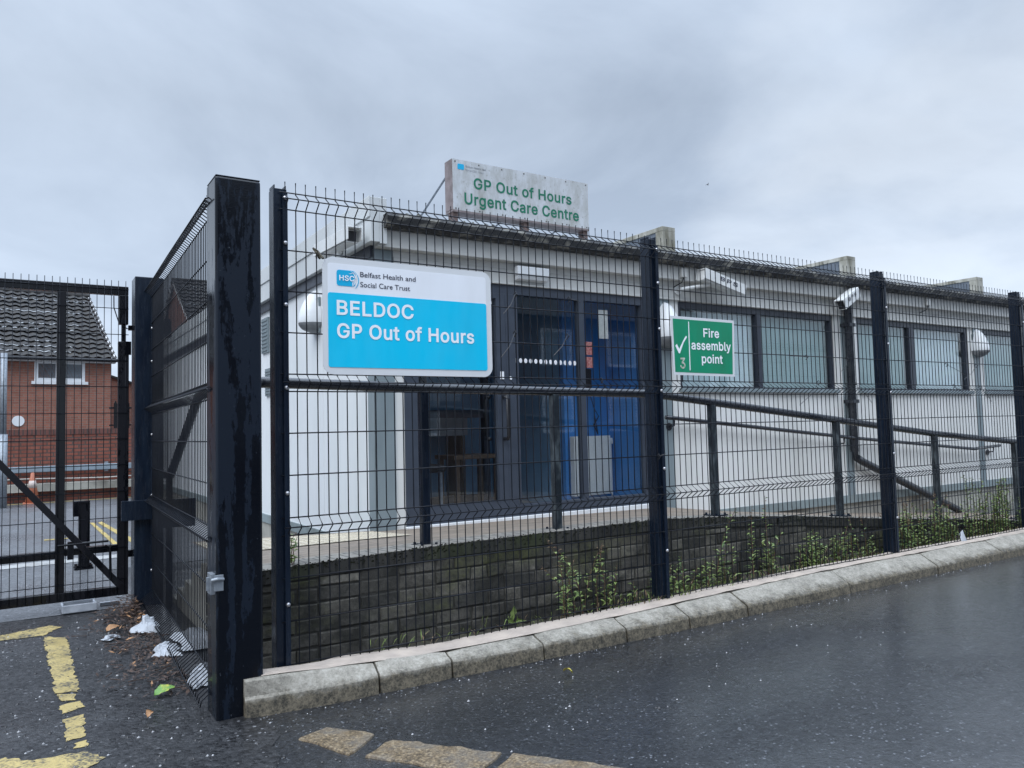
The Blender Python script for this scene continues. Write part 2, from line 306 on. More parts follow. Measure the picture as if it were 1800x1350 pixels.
# ------------------------------------------------------------------ mesh helpers
ORG = {}
class MB:
    def __init__(s): s.v, s.f, s.mi = [], [], []
    def add(s, vs, fs, mi=0):
        b = len(s.v); s.v += [Vector(p) for p in vs]; s.f += [tuple(i+b for i in q) for q in fs]; s.mi += [mi]*len(fs); return s
    def box(s, x0, x1, y0, y1, z0, z1, mi=0):
        return s.add([(x, y, z) for z in (z0, z1) for y in (y0, y1) for x in (x0, x1)],
                     [(0, 2, 3, 1), (4, 5, 7, 6), (0, 1, 5, 4), (2, 6, 7, 3), (0, 4, 6, 2), (1, 3, 7, 5)], mi)
    def bar(s, a, b, w, h, mi=0, up=(0, 0, 1)):
        a, b = Vector(a), Vector(b); d = (b-a).normalized(); up = Vector(up)
        if abs(d.dot(up)) > .99: up = Vector((0, 1, 0))
        x = d.cross(up).normalized()*w/2; y = x.cross(d).normalized()*h/2
        vs = [p+i*x+j*y for p in (a, b) for i, j in ((-1, -1), (1, -1), (1, 1), (-1, 1))]
        return s.add(vs, [(0, 1, 2, 3), (7, 6, 5, 4), (0, 4, 5, 1), (1, 5, 6, 2), (2, 6, 7, 3), (3, 7, 4, 0)], mi)
    def tube(s, pts, r, n=6, mi=0, r2=None):
        pts = [Vector(p) for p in pts]; rings = []; m = len(pts)
        for i, p in enumerate(pts):
            d = (pts[min(i+1, m-1)]-pts[max(i-1, 0)]).normalized()
            up = Vector((0, 0, 1)) if abs(d.z) < .95 else Vector((0, 1, 0))
            x = d.cross(up).normalized(); y = x.cross(d).normalized()
            q = r if r2 is None else r+(r2-r)*i/(m-1)
            rings.append([p+(x*math.cos(2*math.pi*k/n)+y*math.sin(2*math.pi*k/n))*q for k in range(n)])
        vs = [v for g_ in rings for v in g_]; fs = []
        for i in range(m-1):
            for k in range(n): fs.append((i*n+k, i*n+(k+1) % n, (i+1)*n+(k+1) % n, (i+1)*n+k))
        fs += [tuple(range(n))[::-1], tuple((m-1)*n+k for k in range(n))]
        return s.add(vs, fs, mi)
    def prism(s, poly, axis, a, b, mi=0):
        def P(u, w, t): return {'x': (t, u, w), 'y': (u, t, w), 'z': (u, w, t)}[axis]
        n = len(poly); vs = [P(u, w, a) for u, w in poly]+[P(u, w, b) for u, w in poly]
        return s.add(vs, [tuple(range(n)), tuple(range(n, 2*n))[::-1]]+[(k, k+n, (k+1) % n+n, (k+1) % n) for k in range(n)], mi)
    def lathe(s, prof, c, n=16, mi=0, sx=1, sy=1):
        c = Vector(c); m = len(prof)
        vs = [c+Vector((r*math.cos(2*math.pi*k/n)*sx, r*math.sin(2*math.pi*k/n)*sy, z)) for r, z in prof for k in range(n)]
        fs = [(i*n+k, i*n+(k+1) % n, (i+1)*n+(k+1) % n, (i+1)*n+k) for i in range(m-1) for k in range(n)]
        fs += [tuple(range(n))[::-1], tuple((m-1)*n+k for k in range(n))]
        return s.add(vs, fs, mi)
    def disc(s, c, r, n=14, mi=0, axis='y', t=.002, rz=None):
        rz = rz or r
        return s.prism([(c[0]+r*math.cos(2*math.pi*k/n), c[2]+rz*math.sin(2*math.pi*k/n)) for k in range(n)], 'y', c[1], c[1]+t, mi)
    def grid(s, fn, nu, nv, mi=0):
        vs = [fn(i/nu, j/nv) for j in range(nv+1) for i in range(nu+1)]
        return s.add(vs, [(j*(nu+1)+i, j*(nu+1)+i+1, (j+1)*(nu+1)+i+1, (j+1)*(nu+1)+i) for j in range(nv) for i in range(nu)], mi)
    def build(s, name, mats, parent=None, org=None, bevel=0, smooth=False):
        if org is None:
            if parent is not None: org = ORG[parent.name]
            else:
                xs = [p.x for p in s.v]; ys = [p.y for p in s.v]; zs = [p.z for p in s.v]
                org = Vector(((min(xs)+max(xs))/2, (min(ys)+max(ys))/2, min(zs)))
        org = Vector(org); me = bpy.data.meshes.new(name)
        me.from_pydata([p-org for p in s.v], [], s.f)
        for m in (mats if isinstance(mats, (list, tuple)) else [mats]): me.materials.append(m)
        me.polygons.foreach_set('material_index', s.mi)
        if smooth: me.polygons.foreach_set('use_smooth', [True]*len(s.f))
        me.update()
        o = bpy.data.objects.new(name, me); COL.objects.link(o); ORG[o.name] = org
        if parent is not None: o.parent = parent
        else: o.location = org
        if bevel:
            b = o.modifiers.new('bevel', 'BEVEL'); b.width = bevel; b.segments = 2; b.limit_method = 'ANGLE'; b.angle_limit = R(40)
        return o

def tag(o, label=None, cat=None, group=None, kind=None):
    if label: o['label'] = label
    if cat: o['category'] = cat
    if group: o['group'] = group
    if kind: o['kind'] = kind
    return o
def thing(name, label, cat, loc, group=None):
    o = bpy.data.objects.new(name, None); COL.objects.link(o); o.location = loc; o.empty_display_size = .1
    ORG[o.name] = Vector(loc); return tag(o, label, cat, group)
def struct(o, label=None, cat=None): return tag(o, label, cat, None, 'structure')

def text_part(body, x0, x1, zb, cap, y, mat, parent, name='lettering', bold=0.0, t=.0016, xdir=(1, 0, 0), zdir=(0, 0, 1), o3=None, space=1.0):
    """lettering lying in an upright plane; scaled so it runs x0..x1 with the given cap height"""
    def mesh(s):
        cu = bpy.data.curves.new('t', 'FONT'); cu.body = s; cu.size = 1; cu.offset = bold; cu.extrude = 0; cu.space_character = space; cu.resolution_u = 5
        ob = bpy.data.objects.new('t', cu); COL.objects.link(ob); bpy.context.view_layer.update()
        me = bpy.data.meshes.new_from_object(ob.evaluated_get(bpy.context.evaluated_depsgraph_get()))
        bpy.data.objects.remove(ob); return me
    hm = mesh('H'); ch = max(v.co.y for v in hm.vertices); bpy.data.meshes.remove(hm)
    me = mesh(body); xa = min(v.co.x for v in me.vertices); xb = max(v.co.x for v in me.vertices)
    sx = (x1-x0)/(xb-xa); sz = cap/ch; xdir, zdir = Vector(xdir), Vector(zdir); nrm = xdir.cross(zdir)
    b0 = Vector(o3) if o3 is not None else Vector((0, y, 0))
    mb = MB()
    vs = [b0+xdir*(x0+(v.co.x-xa)*sx)+zdir*(zb+v.co.y*sz)+nrm*t for v in me.vertices]
    mb.add(vs, [tuple(p.vertices) for p in me.polygons])
    bpy.data.meshes.remove(me)
    return mb.build(name, mat, parent)

def interp(x, tab):
    if x <= tab[0][0]: return tab[0][1]
    for (a, b), (c, d) in zip(tab, tab[1:]):
        if x <= c: return b+(d-b)*(x-a)/(c-a)
    return tab[-1][1]

GLYPHS = {
'3': (453, [[218,-7,188,-5,159,1,133,10,108,22,88,38,70,57,57,79,48,104,44,132,109,132,112,115,118,100,126,87,137,76,150,66,165,59,182,54,200,51,219,50,239,51,258,55,275,61,291,69,304,80,315,93,323,108,328,125,329,145,328,163,323,180,316,196,306,211,292,223,275,234,254,241,229,246,201,248,157,248,157,299,288,448,288,452,70,452,70,509,372,509,372,461,211,278,211,289,247,290,279,286,308,276,333,262,354,244,371,222,383,198,391,173,393,145,390,116,383,90,370,66,354,45,333,27,309,12,281,2,251,-5]]),
'B': (456, [[60,0,60,509,241,509,274,507,304,501,329,491,350,477,367,461,381,442,390,421,396,398,398,374,397,353,393,336,387,320,378,307,368,295,356,286,343,278,329,272,315,267,315,262,331,260,347,254,363,245,378,234,391,220,402,203,411,184,416,161,418,136,416,111,410,88,400,67,386,48,368,31,344,18,317,8,284,2,247,0],[125,57,245,57,281,60,309,67,330,80,344,96,353,115,355,137,354,153,350,169,342,184,333,197,320,209,306,218,289,225,269,229,248,231,125,231],[125,285,238,285,256,287,273,290,288,296,302,304,314,314,323,326,330,340,335,355,336,372,333,393,326,412,313,429,294,442,270,449,240,452,125,452]]),
'C': (510, [[267,-7,225,-3,186,7,150,25,119,49,92,79,70,115,53,157,44,203,40,254,44,305,53,352,70,393,92,429,119,459,150,484,186,501,225,512,267,516,293,514,317,511,340,504,362,496,383,485,402,471,419,456,435,438,448,418,459,397,467,373,473,348,408,348,404,365,397,380,389,395,380,407,369,418,357,428,344,437,330,444,315,449,300,453,284,455,267,456,237,453,209,445,184,432,161,414,141,391,125,364,113,332,106,295,103,254,106,213,113,177,125,145,141,117,161,94,184,76,210,63,237,56,267,53,284,54,300,56,315,60,330,65,344,72,357,81,369,90,380,102,389,114,397,128,404,144,408,160,473,160,467,135,459,112,448,91,435,71,420,53,402,38,383,24,363,13,341,5,317,-2,293,-6]]),
'D': (502, [[219,0,96,0,96,57,215,57,254,60,288,68,318,81,343,99,363,122,379,149,390,181,397,216,399,255,397,294,390,329,379,361,364,388,344,410,320,428,291,441,258,449,221,452,93,452,93,509,225,509,273,505,315,495,353,478,385,455,412,426,433,391,449,351,458,306,462,255,458,205,449,159,433,119,411,83,384,54,351,31,312,14,268,3],[125,509,125,0,60,0,60,509]]),
'E': (419, [[60,0,60,509,372,509,372,452,125,452,125,286,355,286,355,229,125,229,125,57,375,57,375,0]]),
'F': (410, [[60,0,60,509,369,509,369,452,125,452,125,278,346,278,346,221,125,221,125,0]]),
'G': (520, [[269,-7,225,-3,185,7,149,25,118,49,91,79,69,116,53,157,43,203,40,254,43,305,53,352,69,393,91,429,117,459,149,484,184,501,223,512,265,516,291,514,316,510,340,504,363,494,384,483,403,469,421,453,436,436,449,416,460,395,468,373,474,349,408,349,402,365,395,379,387,393,378,406,368,417,356,427,344,436,330,443,315,448,300,453,283,455,265,456,236,453,209,445,183,432,160,414,141,392,125,364,113,332,106,295,103,254,106,213,113,177,125,145,141,117,161,95,184,76,210,63,238,56,269,53,296,55,322,61,345,71,365,85,382,102,396,123,407,147,413,173,415,202,434,199,283,199,283,256,478,256,478,200,475,160,466,124,451,91,431,62,406,38,377,19,344,5,308,-4]]),
'H': (517, [[60,0,60,509,125,509,125,289,392,289,392,509,457,509,457,0,392,0,392,232,125,232,125,0]]),
'L': (393, [[60,0,60,509,125,509,125,57,361,57,361,0]]),
'O': (533, [[267,-7,225,-3,186,7,150,25,119,49,92,79,70,115,53,157,44,203,40,254,44,305,53,352,70,393,92,429,119,459,150,484,186,501,225,512,267,516,309,512,348,501,384,484,415,459,442,429,464,393,480,352,490,305,493,254,490,203,480,157,464,115,442,79,415,49,384,25,348,7,309,-3],[267,53,296,55,324,63,349,76,372,94,392,116,408,144,420,176,428,213,430,254,428,295,420,332,408,365,392,392,372,415,349,433,324,446,296,453,267,456,237,453,210,445,184,433,161,415,142,392,125,364,113,332,106,295,103,254,106,213,113,176,125,144,142,117,161,94,184,76,210,63,237,55]]),
'P': (445, [[60,0,60,509,235,509,272,506,305,499,332,487,356,471,375,452,390,430,400,404,407,377,409,348,407,318,400,291,390,265,375,243,356,223,332,207,305,195,272,188,235,186,109,186,109,242,233,242,257,244,279,248,297,256,312,266,324,279,333,294,339,310,343,328,344,348,343,367,339,385,333,402,324,416,312,428,297,439,279,446,257,451,232,452,125,452,125,0]]),
'S': (447, [[224,-9,188,-7,156,-1,128,9,102,23,81,40,64,60,51,83,42,109,38,137,104,137,108,118,114,102,123,88,136,76,150,66,166,59,185,53,204,50,224,49,246,50,267,54,286,60,303,69,317,79,329,92,338,106,344,122,346,139,344,154,340,168,332,179,322,189,310,197,296,205,245,222,184,239,145,253,112,269,86,289,67,313,56,341,52,372,54,400,62,425,75,448,92,468,113,484,138,498,165,508,195,514,227,516,259,514,289,508,316,498,340,484,360,468,377,449,390,427,398,403,401,378,337,378,332,402,320,421,302,437,280,449,254,456,225,459,204,457,185,454,167,448,152,440,139,430,129,418,121,405,117,391,115,376,117,359,122,345,131,334,142,324,155,315,169,308,212,293,264,279,312,264,328,256,344,248,359,238,372,226,384,213,395,198,402,180,407,161,408,139,406,112,399,87,386,64,370,43,349,25,323,11,294,0,261,-7]]),
'U': (517, [[259,-8,220,-6,186,2,154,15,126,33,103,55,85,80,71,108,63,140,60,173,60,509,124,509,124,178,126,155,132,133,141,113,153,95,169,80,187,68,208,59,232,53,259,52,285,53,309,59,331,68,349,80,364,95,377,113,385,133,391,155,393,178,393,509,457,509,457,173,454,140,446,108,433,80,414,55,391,33,363,15,332,2,297,-6]]),
'a': (389, [[160,-9,137,-7,115,-3,94,5,76,15,60,29,48,45,38,63,32,84,30,108,32,128,36,146,43,161,53,174,64,184,78,193,92,200,108,206,125,211,178,220,234,227,265,235,276,255,276,257,275,272,272,285,267,297,260,307,251,315,240,322,227,327,212,330,196,331,178,330,163,327,149,322,118,301,100,274,41,291,51,313,64,331,79,346,95,358,114,368,133,375,153,380,173,383,194,384,239,379,255,375,271,369,286,360,300,350,312,336,322,320,330,301,335,278,337,251,337,0,277,0,277,52,272,52,252,25,242,16,229,8,215,1,199,-4,181,-7],[170,45,192,47,211,51,228,59,242,68,254,80,263,93,270,108,274,122,276,138,276,190,259,182,231,176,200,171,175,168,134,159,122,153,112,147,103,139,97,130,93,118,92,105,93,93,96,82,102,72,109,64,119,57,130,52,142,48,156,46]]),
'b': (424, [[229,-8,208,-7,189,-3,172,4,159,12,147,21,138,31,118,59,112,59,112,0,53,0,53,509,114,509,114,319,118,319,137,346,147,355,158,364,171,373,188,379,207,383,229,384,259,382,287,374,313,361,335,342,354,320,370,293,381,261,388,227,390,189,388,151,381,116,370,84,355,57,336,34,313,16,288,3,260,-6],[220,47,242,49,262,55,279,66,294,80,306,97,316,117,323,139,327,163,328,189,327,215,323,239,316,261,307,281,295,298,280,311,262,322,243,328,220,330,198,328,178,322,161,312,147,299,134,282,125,263,118,241,114,216,113,189,114,162,118,138,125,115,135,95,147,78,162,65,179,55,198,49]]),
'e': (404, [[212,-8,177,-5,145,3,117,16,92,35,72,58,56,85,44,116,37,150,34,187,36,224,44,258,55,290,71,317,91,340,115,359,142,373,172,382,205,384,226,383,246,380,266,374,285,366,303,355,319,341,334,324,347,305,357,282,365,256,370,227,371,194,371,169,75,169,75,221,338,221,310,202,308,226,304,248,298,269,288,286,277,301,263,314,246,323,227,328,205,330,183,328,164,323,146,313,131,301,119,286,109,270,102,251,97,231,96,211,96,178,98,151,102,127,110,106,121,88,135,73,151,61,169,53,190,48,212,46,227,47,241,49,254,53,265,58,276,65,285,73,294,82,300,93,306,105,365,91,358,72,348,55,335,39,320,26,302,14,283,4,261,-3,237,-7]]),
'f': (254, [[228,379,228,327,6,327,6,379],[81,0,81,432,82,452,87,470,96,486,107,499,120,510,135,519,152,525,169,529,187,530,222,527,243,521,227,468,215,472,195,474,178,472,164,468,154,460,147,449,143,435,142,419,142,0]]),
'g': (425, [[207,-151,180,-149,156,-146,134,-140,114,-132,97,-122,82,-110,70,-97,59,-84,51,-69,101,-41,122,-66,131,-74,142,-82,154,-88,169,-93,187,-96,207,-97,236,-95,261,-87,282,-75,298,-58,308,-34,311,-6,311,68,306,68,287,41,277,32,266,23,252,16,236,10,217,6,195,5,165,7,138,14,113,27,90,43,71,65,55,90,43,120,36,154,34,191,36,229,43,263,55,293,71,320,90,342,112,361,138,374,166,382,196,384,218,383,237,379,253,373,267,365,279,356,288,346,308,319,313,319,313,379,372,379,372,-9,370,-40,363,-67,350,-90,334,-109,314,-124,291,-136,265,-144,237,-149],[205,59,227,61,246,66,264,75,278,87,290,103,300,121,307,142,311,166,312,193,311,219,307,242,300,264,291,283,279,299,264,312,247,322,227,328,205,330,182,328,163,322,145,312,130,298,118,282,109,262,102,241,98,218,96,193,98,167,102,144,109,123,118,104,131,88,145,76,163,66,183,61]]),
'i': (167, [[53,0,53,379,114,379,114,0],[84,443,73,444,63,448,54,455,47,463,43,472,41,483,43,494,47,504,54,512,63,518,73,522,84,524,95,522,105,518,114,512,121,504,125,494,126,483,125,472,121,463,114,455,105,448,95,444]]),
'l': (189, [[139,-2,112,0,91,8,74,20,62,37,55,59,53,84,53,509,114,509,114,99,114,83,117,71,120,62,126,57,135,53,146,52,160,53,170,54,181,3,162,-1]]),
'm': (610, [[53,0,53,379,112,379,112,295,108,295,114,314,122,331,132,346,144,358,158,368,172,376,187,382,203,385,219,386,245,383,268,375,287,361,303,342,314,320,321,295,312,295,318,312,326,329,337,343,350,356,364,366,381,375,398,381,417,385,437,386,458,385,478,380,497,372,514,361,529,346,541,328,550,307,555,283,557,255,557,0,496,0,496,254,493,279,485,298,473,313,456,323,438,329,419,330,402,329,387,326,374,320,363,312,353,302,345,290,340,277,336,263,335,247,335,0,274,0,274,260,272,280,265,297,253,311,238,322,220,328,199,330,185,329,171,326,158,320,145,312,135,302,126,289,119,274,115,257,114,238,114,0]]),
'n': (410, [[114,227,114,0,53,0,53,379,112,379,112,287,102,287,116,319,132,344,152,362,175,374,200,382,227,384,252,383,275,377,295,369,313,356,328,340,341,321,350,298,355,271,357,240,357,0,296,0,296,235,293,263,286,286,273,304,256,318,235,326,210,329,192,328,176,324,161,317,147,308,136,297,126,283,119,266,115,248]]),
'o': (415, [[207,-8,174,-5,144,3,117,16,93,35,72,58,56,85,44,116,37,150,34,187,37,225,44,260,56,291,72,318,93,341,117,360,144,374,174,382,207,384,241,382,271,374,299,360,323,341,343,318,359,291,371,260,379,225,381,187,379,150,371,116,359,85,343,58,323,35,299,16,271,3,241,-5],[207,46,231,49,252,55,270,66,285,80,298,97,307,117,314,139,318,163,319,187,318,212,314,236,307,258,298,278,285,296,270,310,252,321,231,328,207,330,184,328,163,321,145,310,130,296,118,278,108,258,102,236,98,212,96,187,98,163,102,139,108,117,118,97,130,80,145,66,163,55,184,49]]),
'p': (424, [[53,-143,53,379,112,379,112,319,118,319,137,346,147,355,158,364,171,373,188,379,207,383,229,384,259,382,287,374,313,361,335,342,354,320,370,293,381,261,388,227,390,189,388,151,381,116,370,84,355,57,336,34,313,16,288,3,260,-6,229,-8,208,-7,189,-3,173,4,159,12,147,21,138,31,118,59,114,59,114,-143],[220,47,242,49,262,55,279,66,294,80,306,97,316,117,323,139,327,163,328,189,327,215,323,239,316,261,307,281,295,298,280,311,262,322,243,328,220,330,198,328,178,322,161,312,147,299,134,282,125,263,118,241,114,216,113,189,114,162,118,138,125,115,135,95,147,78,162,65,179,55,198,49]]),
'r': (259, [[53,0,53,379,112,379,112,321,115,321,124,339,137,354,152,367,171,377,191,383,213,385,229,384,243,384,243,322,230,324,207,326,190,324,174,321,159,315,146,306,135,296,126,284,119,269,115,254,114,237,114,0]]),
's': (365, [[182,-8,157,-7,133,-3,112,3,93,12,76,24,62,38,50,54,41,73,36,94,94,107,101,87,111,72,124,60,141,52,160,47,181,45,206,47,227,53,244,62,258,74,265,88,268,103,266,115,262,126,254,136,243,144,229,150,212,155,149,170,118,180,92,192,72,208,58,227,50,249,47,274,49,295,55,314,65,332,79,347,95,360,115,370,137,378,161,383,187,384,212,383,234,379,254,372,271,363,286,352,299,339,309,324,318,308,324,290,268,277,262,291,254,304,243,316,228,325,210,331,187,333,166,331,147,326,131,317,119,305,111,292,109,277,110,264,115,253,124,243,136,235,152,229,172,223,229,209,261,200,287,187,306,171,320,153,328,131,331,107,329,85,323,65,312,47,298,31,281,18,260,6,236,-2,210,-7]]),
't': (227, [[204,379,204,327,6,327,6,379],[65,471,126,471,126,98,127,83,130,70,136,61,144,55,156,51,170,50,185,51,202,54,213,2,192,-3,168,-4,138,-1,113,7,92,21,77,41,68,64,65,93]]),
'u': (410, [[182,-5,158,-3,135,2,115,11,97,23,82,39,69,59,60,82,54,109,53,139,53,379,114,379,114,144,116,117,124,94,137,75,154,61,175,53,200,50,218,51,234,55,249,62,263,71,274,83,283,97,290,113,295,132,296,153,296,379,357,379,357,0,298,0,298,92,307,92,294,60,277,35,257,17,234,5,209,-3]]),
'y': (389, [[47,-139,61,-86,71,-87,104,-89,113,-86,122,-81,130,-74,138,-64,145,-51,151,-36,163,-1,17,379,84,379,165,155,187,87,206,21,184,21,202,87,224,155,305,379,371,379,204,-58,196,-77,187,-93,177,-107,165,-119,153,-128,139,-136,125,-141,109,-144,91,-145,65,-143]]),
' ': (188, []),
}

def glyph_part(body, x0, x1, zb, cap, y, mat, parent, name='lettering', bold=.018, t=.0016, xdir=(1, 0, 0), zdir=(0, 0, 1), o3=None, gap=26):
    """grotesque lettering drawn from the outlines above; runs x0..x1 with the given cap height"""
    V, FC, cx = [], [], 0
    def fat(lp):          # outline pushed outwards by `bold`, mitred
        P = [Vector((lp[2*i]/1000, lp[2*i+1]/1000)) for i in range(len(lp)//2)]
        P = [p for i, p in enumerate(P) if (p-P[i-1]).length > .002]; o = []
        for i, p in enumerate(P):
            e1 = (p-P[i-1]).normalized(); e2 = (P[(i+1) % len(P)]-p).normalized()
            n1, n2 = Vector((e1.y, -e1.x)), Vector((e2.y, -e2.x)); m_ = n1+n2
            m_ = m_/max(m_.dot(n1), .35) if m_.length > .2 else n1
            o.append(p-m_*bold)
        return o
    for chn in body:
        w, loops = GLYPHS[chn]
        if loops:
            L = [fat(lp) for lp in loops]; pts, ed = [], []
            for q in L:
                k = len(pts); pts += q; ed += [(k+i, k+(i+1) % len(q)) for i in range(len(q))]
            vo, _, fo = mathutils.geometry.delaunay_2d_cdt(pts, ed, [], 0, 1e-6)[:3]
            def wind(c):          # non-zero winding: overlapping strokes of one letter merge
                n = 0
                for q in L:
                    for i in range(len(q)):
                        p0, p1 = q[i-1], q[i]
                        if (p0.y <= c.y) != (p1.y <= c.y):
                            x = p0.x+(c.y-p0.y)*(p1.x-p0.x)/(p1.y-p0.y)
                            if x > c.x: n += 1 if p1.y > p0.y else -1
                return n
            k = len(V); V += [Vector((p.x+cx, p.y, 0)) for p in vo]
            for f in fo:
                if wind(sum((vo[i] for i in f), Vector((0, 0)))/len(f)): FC.append(tuple(i+k for i in f))
        cx += (w+gap)/1000
    xa = min(v.x for v in V); xb = max(v.x for v in V); sx = (x1-x0)/(xb-xa); sz = cap/.545
    xdir, zdir = Vector(xdir), Vector(zdir); nrm = xdir.cross(zdir); b0 = Vector(o3) if o3 is not None else Vector((0, y, 0)); mb = MB()
    mb.add([b0+xdir*(x0+(v.x-xa)*sx)+zdir*(zb+(v.y+.018)*sz)+nrm*t for v in V], FC)
    return mb.build(name, mat, parent)

ZR = -.16     # road level; height zero is the bottom wire of the front fence
#__STRUCTURE__
# ------------------------------------------------------------------ ground
g = MB(); g.add([(-150, -150, ZR), (200, -150, ZR), (200, 250, ZR), (-150, 250, ZR)], [(0, 1, 2, 3)])
struct(g.build('road', ROADM, org=(0, 0, ZR)))
g = MB(); g.add([(-40, 2.72, ZR+.004), (-.3, 2.72, ZR+.004), (-.3, 14.6, ZR+.004), (-40, 14.6, ZR+.004)], [(0, 1, 2, 3)])
g.add([(-.3, 4.6, ZR+.004), (8, 4.6, ZR+.004), (8, 14.6, ZR+.004), (-.3, 14.6, ZR+.004)], [(0, 1, 2, 3)])
struct(g.build('yard', YARDM, org=(0, 0, ZR)))

def ragged(pts, jit=.012, step=.05):
    o = []
    for i, (a, b) in enumerate(zip(pts, pts[1:]+pts[:1])):
        a, b = Vector(a), Vector(b); d = b-a; n = max(1, int(d.length/step)); nn = Vector((-d.y, d.x)).normalized()
        for k in range(n): o.append(a+d*(k+random.uniform(-.3, .3)*(k > 0))/n+nn*random.uniform(-jit, jit))
    return o
def marking(polys, mat, z, jit=.010):
    m = MB()
    for p in polys:
        q = ragged(p, jit, .022); m.add([(v.x, v.y, z) for v in q], [tuple(range(len(q)))])
    return struct(m.build('road_marking', mat))
APRON = asphalt('coarse_worn_asphalt', (.006, .006, .007), (.036, .036, .038), (.26, .6), .09, (.24, .24, .25), 1.0, 1.6, 48, .45)
def patch(polys, mat, name, z):
    m = MB()
    for p in polys: q = ragged(p, .03, .08); m.add([(v.x, v.y, z) for v in q], [tuple(range(len(q)))])
    return struct(m.build(name, mat, org=(0, 0, z)))
patch([[(-6, -3), (-.62, -3), (-.42, -1.1), (-.20, -.62), (-.10, -.34), (-.16, -.12), (-.16, .35), (-.2, 2.7), (-6, 2.7)]], APRON, 'asphalt_apron', ZR+.0025)
marking([[(-3.4, 2.29), (-1.13, 2.30), (-.86, 2.40), (-.79, 2.31), (-.90, 2.12), (-1.13, 2.14), (-3.4, 2.13)],
         [(-.90, 2.09), (-.775, 1.96), (-.783, .73), (-.88, .77)], [(-.876, .745), (-.80, .70), (-.80, .60), (-.86, .62)],
         [(-.875, .55), (-.79, .57), (-.775, .47), (-.86, .42)], [(-.868, .33), (-.79, .36), (-.80, .06), (-.866, .04)],
         [(-.845, .0), (-.80, .01), (-.80, -.06), (-.845, -.06)],
         [(-3, .02), (-1.08, .0), (-.99, -.10), (-.82, -.12), (-.755, -.23), (-.83, -.33), (-1.1, -.22), (-3, -.2)]], YELL, ZR+.005)
marking([[(-.13, 9.35), (-.08, 9.33), (-.03, 6.1), (-.085, 6.1)], [(-.03, 9.25), (.03, 9.4), (.20, 6.2), (.12, 6.2)], [(-.75, 7.62), (-.5, 7.58), (-.5, 7.48), (-.75, 7.5)],
         [(-9, 13.95), (4, 14.3), (4, 14.4), (-9, 14.06)]], YELL2, ZR+.009, .006)
marking([[(-6, 5.15), (-.1, 5.35), (-.1, 5.62), (-6, 5.42)]], PALES, ZR+.008, .02)

# kerb: battered stones with dirty joints
KB = [(-.2, -.142), (.22, -.19), (.8, -.195), (1.5, -.227), (2.84, -.243), (6, -.243), (20, -.243)]
KT = [(-.2, .006), (.25, -.022), (.8, -.045), (1.6, -.045), (2.9, -.026), (4, -.012), (20, -.012)]
KTY = [(-.2, -.112), (.8, -.12), (1.6, -.12), (2.9, -.10), (4, -.09), (20, -.09)]
JO = [-.2, .414, .803, 1.345, 1.918, 2.412, 2.93, 4.01, 5.166, 6.2, 7.3, 8.3, 9.3, 10.3, 11.3, 12.3, 13.3, 14.3, 16]
k = MB()
for i, (a, b) in enumerate(zip(JO, JO[1:])):
    gap = .018 if abs(b-2.93) < .01 else .011
    dy, dz = random.uniform(-.006, .006), random.uniform(-.004, .004); n = 6; rings = []
    for j in range(n+1):
        x = a+.004+(b-gap-a)*j/n; yb = interp(x, KB)+dy; zt = interp(x, KT)+dz; yt = interp(x, KTY)+dy
        zk = min(-.078-.022*min(max((x-.8)/2, 0), 1), zt-.03)
        e_ = .006 if j in (0, n) else 0
        rings.append([(x, yb+e_, ZR-.05), (x, yb+.012+e_, zk-.006), (x, yb+.020+e_, zk+.006), (x, yt-.012+e_, zt-.008-e_), (x, yt+.008, zt-e_), (x, yt+.10, zt-e_), (x, yt+.10, ZR-.05)])
    m_ = len(rings[0]); vs = [v for r_ in rings for v in r_]
    fs = [(j*m_+q, j*m_+q+1, (j+1)*m_+q+1, (j+1)*m_+q) for j in range(n) for q in range(m_-1)]
    fs += [tuple(range(m_))[::-1], tuple(n*m_+q for q in range(m_))]
    k.add([Vector(v) for v in vs], [f[::-1] for f in fs])
    k.add([(b-gap, interp(b, KB)+.035, ZR-.05), (b+.004, interp(b, KB)+.035, ZR-.05), (b+.004, interp(b, KTY)+.03, interp(b, KT)-.018), (b-gap, interp(b, KTY)+.03, interp(b, KT)-.018)], [(0, 1, 2, 3)], 1)
struct(k.build('kerb', [KERB, SOIL], org=(0, 0, ZR)))
s = MB()
s.grid(lambda u, v: (-.12+16*u, interp(-.12+16*u, KTY)+.006+(.075+.05)*v*(1 if u > .02 else .6), interp(-.12+16*u, KT)+.004+.010*v+random.uniform(-.003, .003)), 160, 3)
struct(s.build('pavement', STRIP, org=(0, 0, -.02)))
s = MB(); s.grid(lambda u, v: (-.25+16*u, -.005+.36*v, -.05-.06*v+random.uniform(-.02, .018)), 320, 8)
struct(s.build('soil', SOIL, org=(0, 0, 0)))

# ------------------------------------------------------------------ landing, ramp, retaining wall, steps
ETOP = [(-.06, .402), (.9, .428), (2.69, .438), (3.4, .395), (4.13, .342), (5.19, .236), (6.66, .105), (8.4, -.06), (9.6, -.155), (14, -.155)]
EDOOR = [(-.06, .37), (1.3, .325), (4.2, .296), (5.0, .19), (6.9, .02), (9.3, -.155), (14, -.155)]
def zp(x, y):
    a, b = interp(x, ETOP)-.012, interp(x, EDOOR)-.006; t = min(max((y-.52)/1.38, 0), 1); return a+(b-a)*t
p_ = MB(); p_.grid(lambda u, v: (-.045+11*u, .515+1.46*v, zp(-.045+11*u, .515+1.46*v)), 110, 12)
struct(p_.build('path', PAV, org=(0, 0, 0)))
t_ = MB(); t_.grid(lambda u, v: (-.04+1.24*u, 1.12+.74*v, zp(-.04+1.24*u, 1.12+.74*v)+.006), 12, 6)
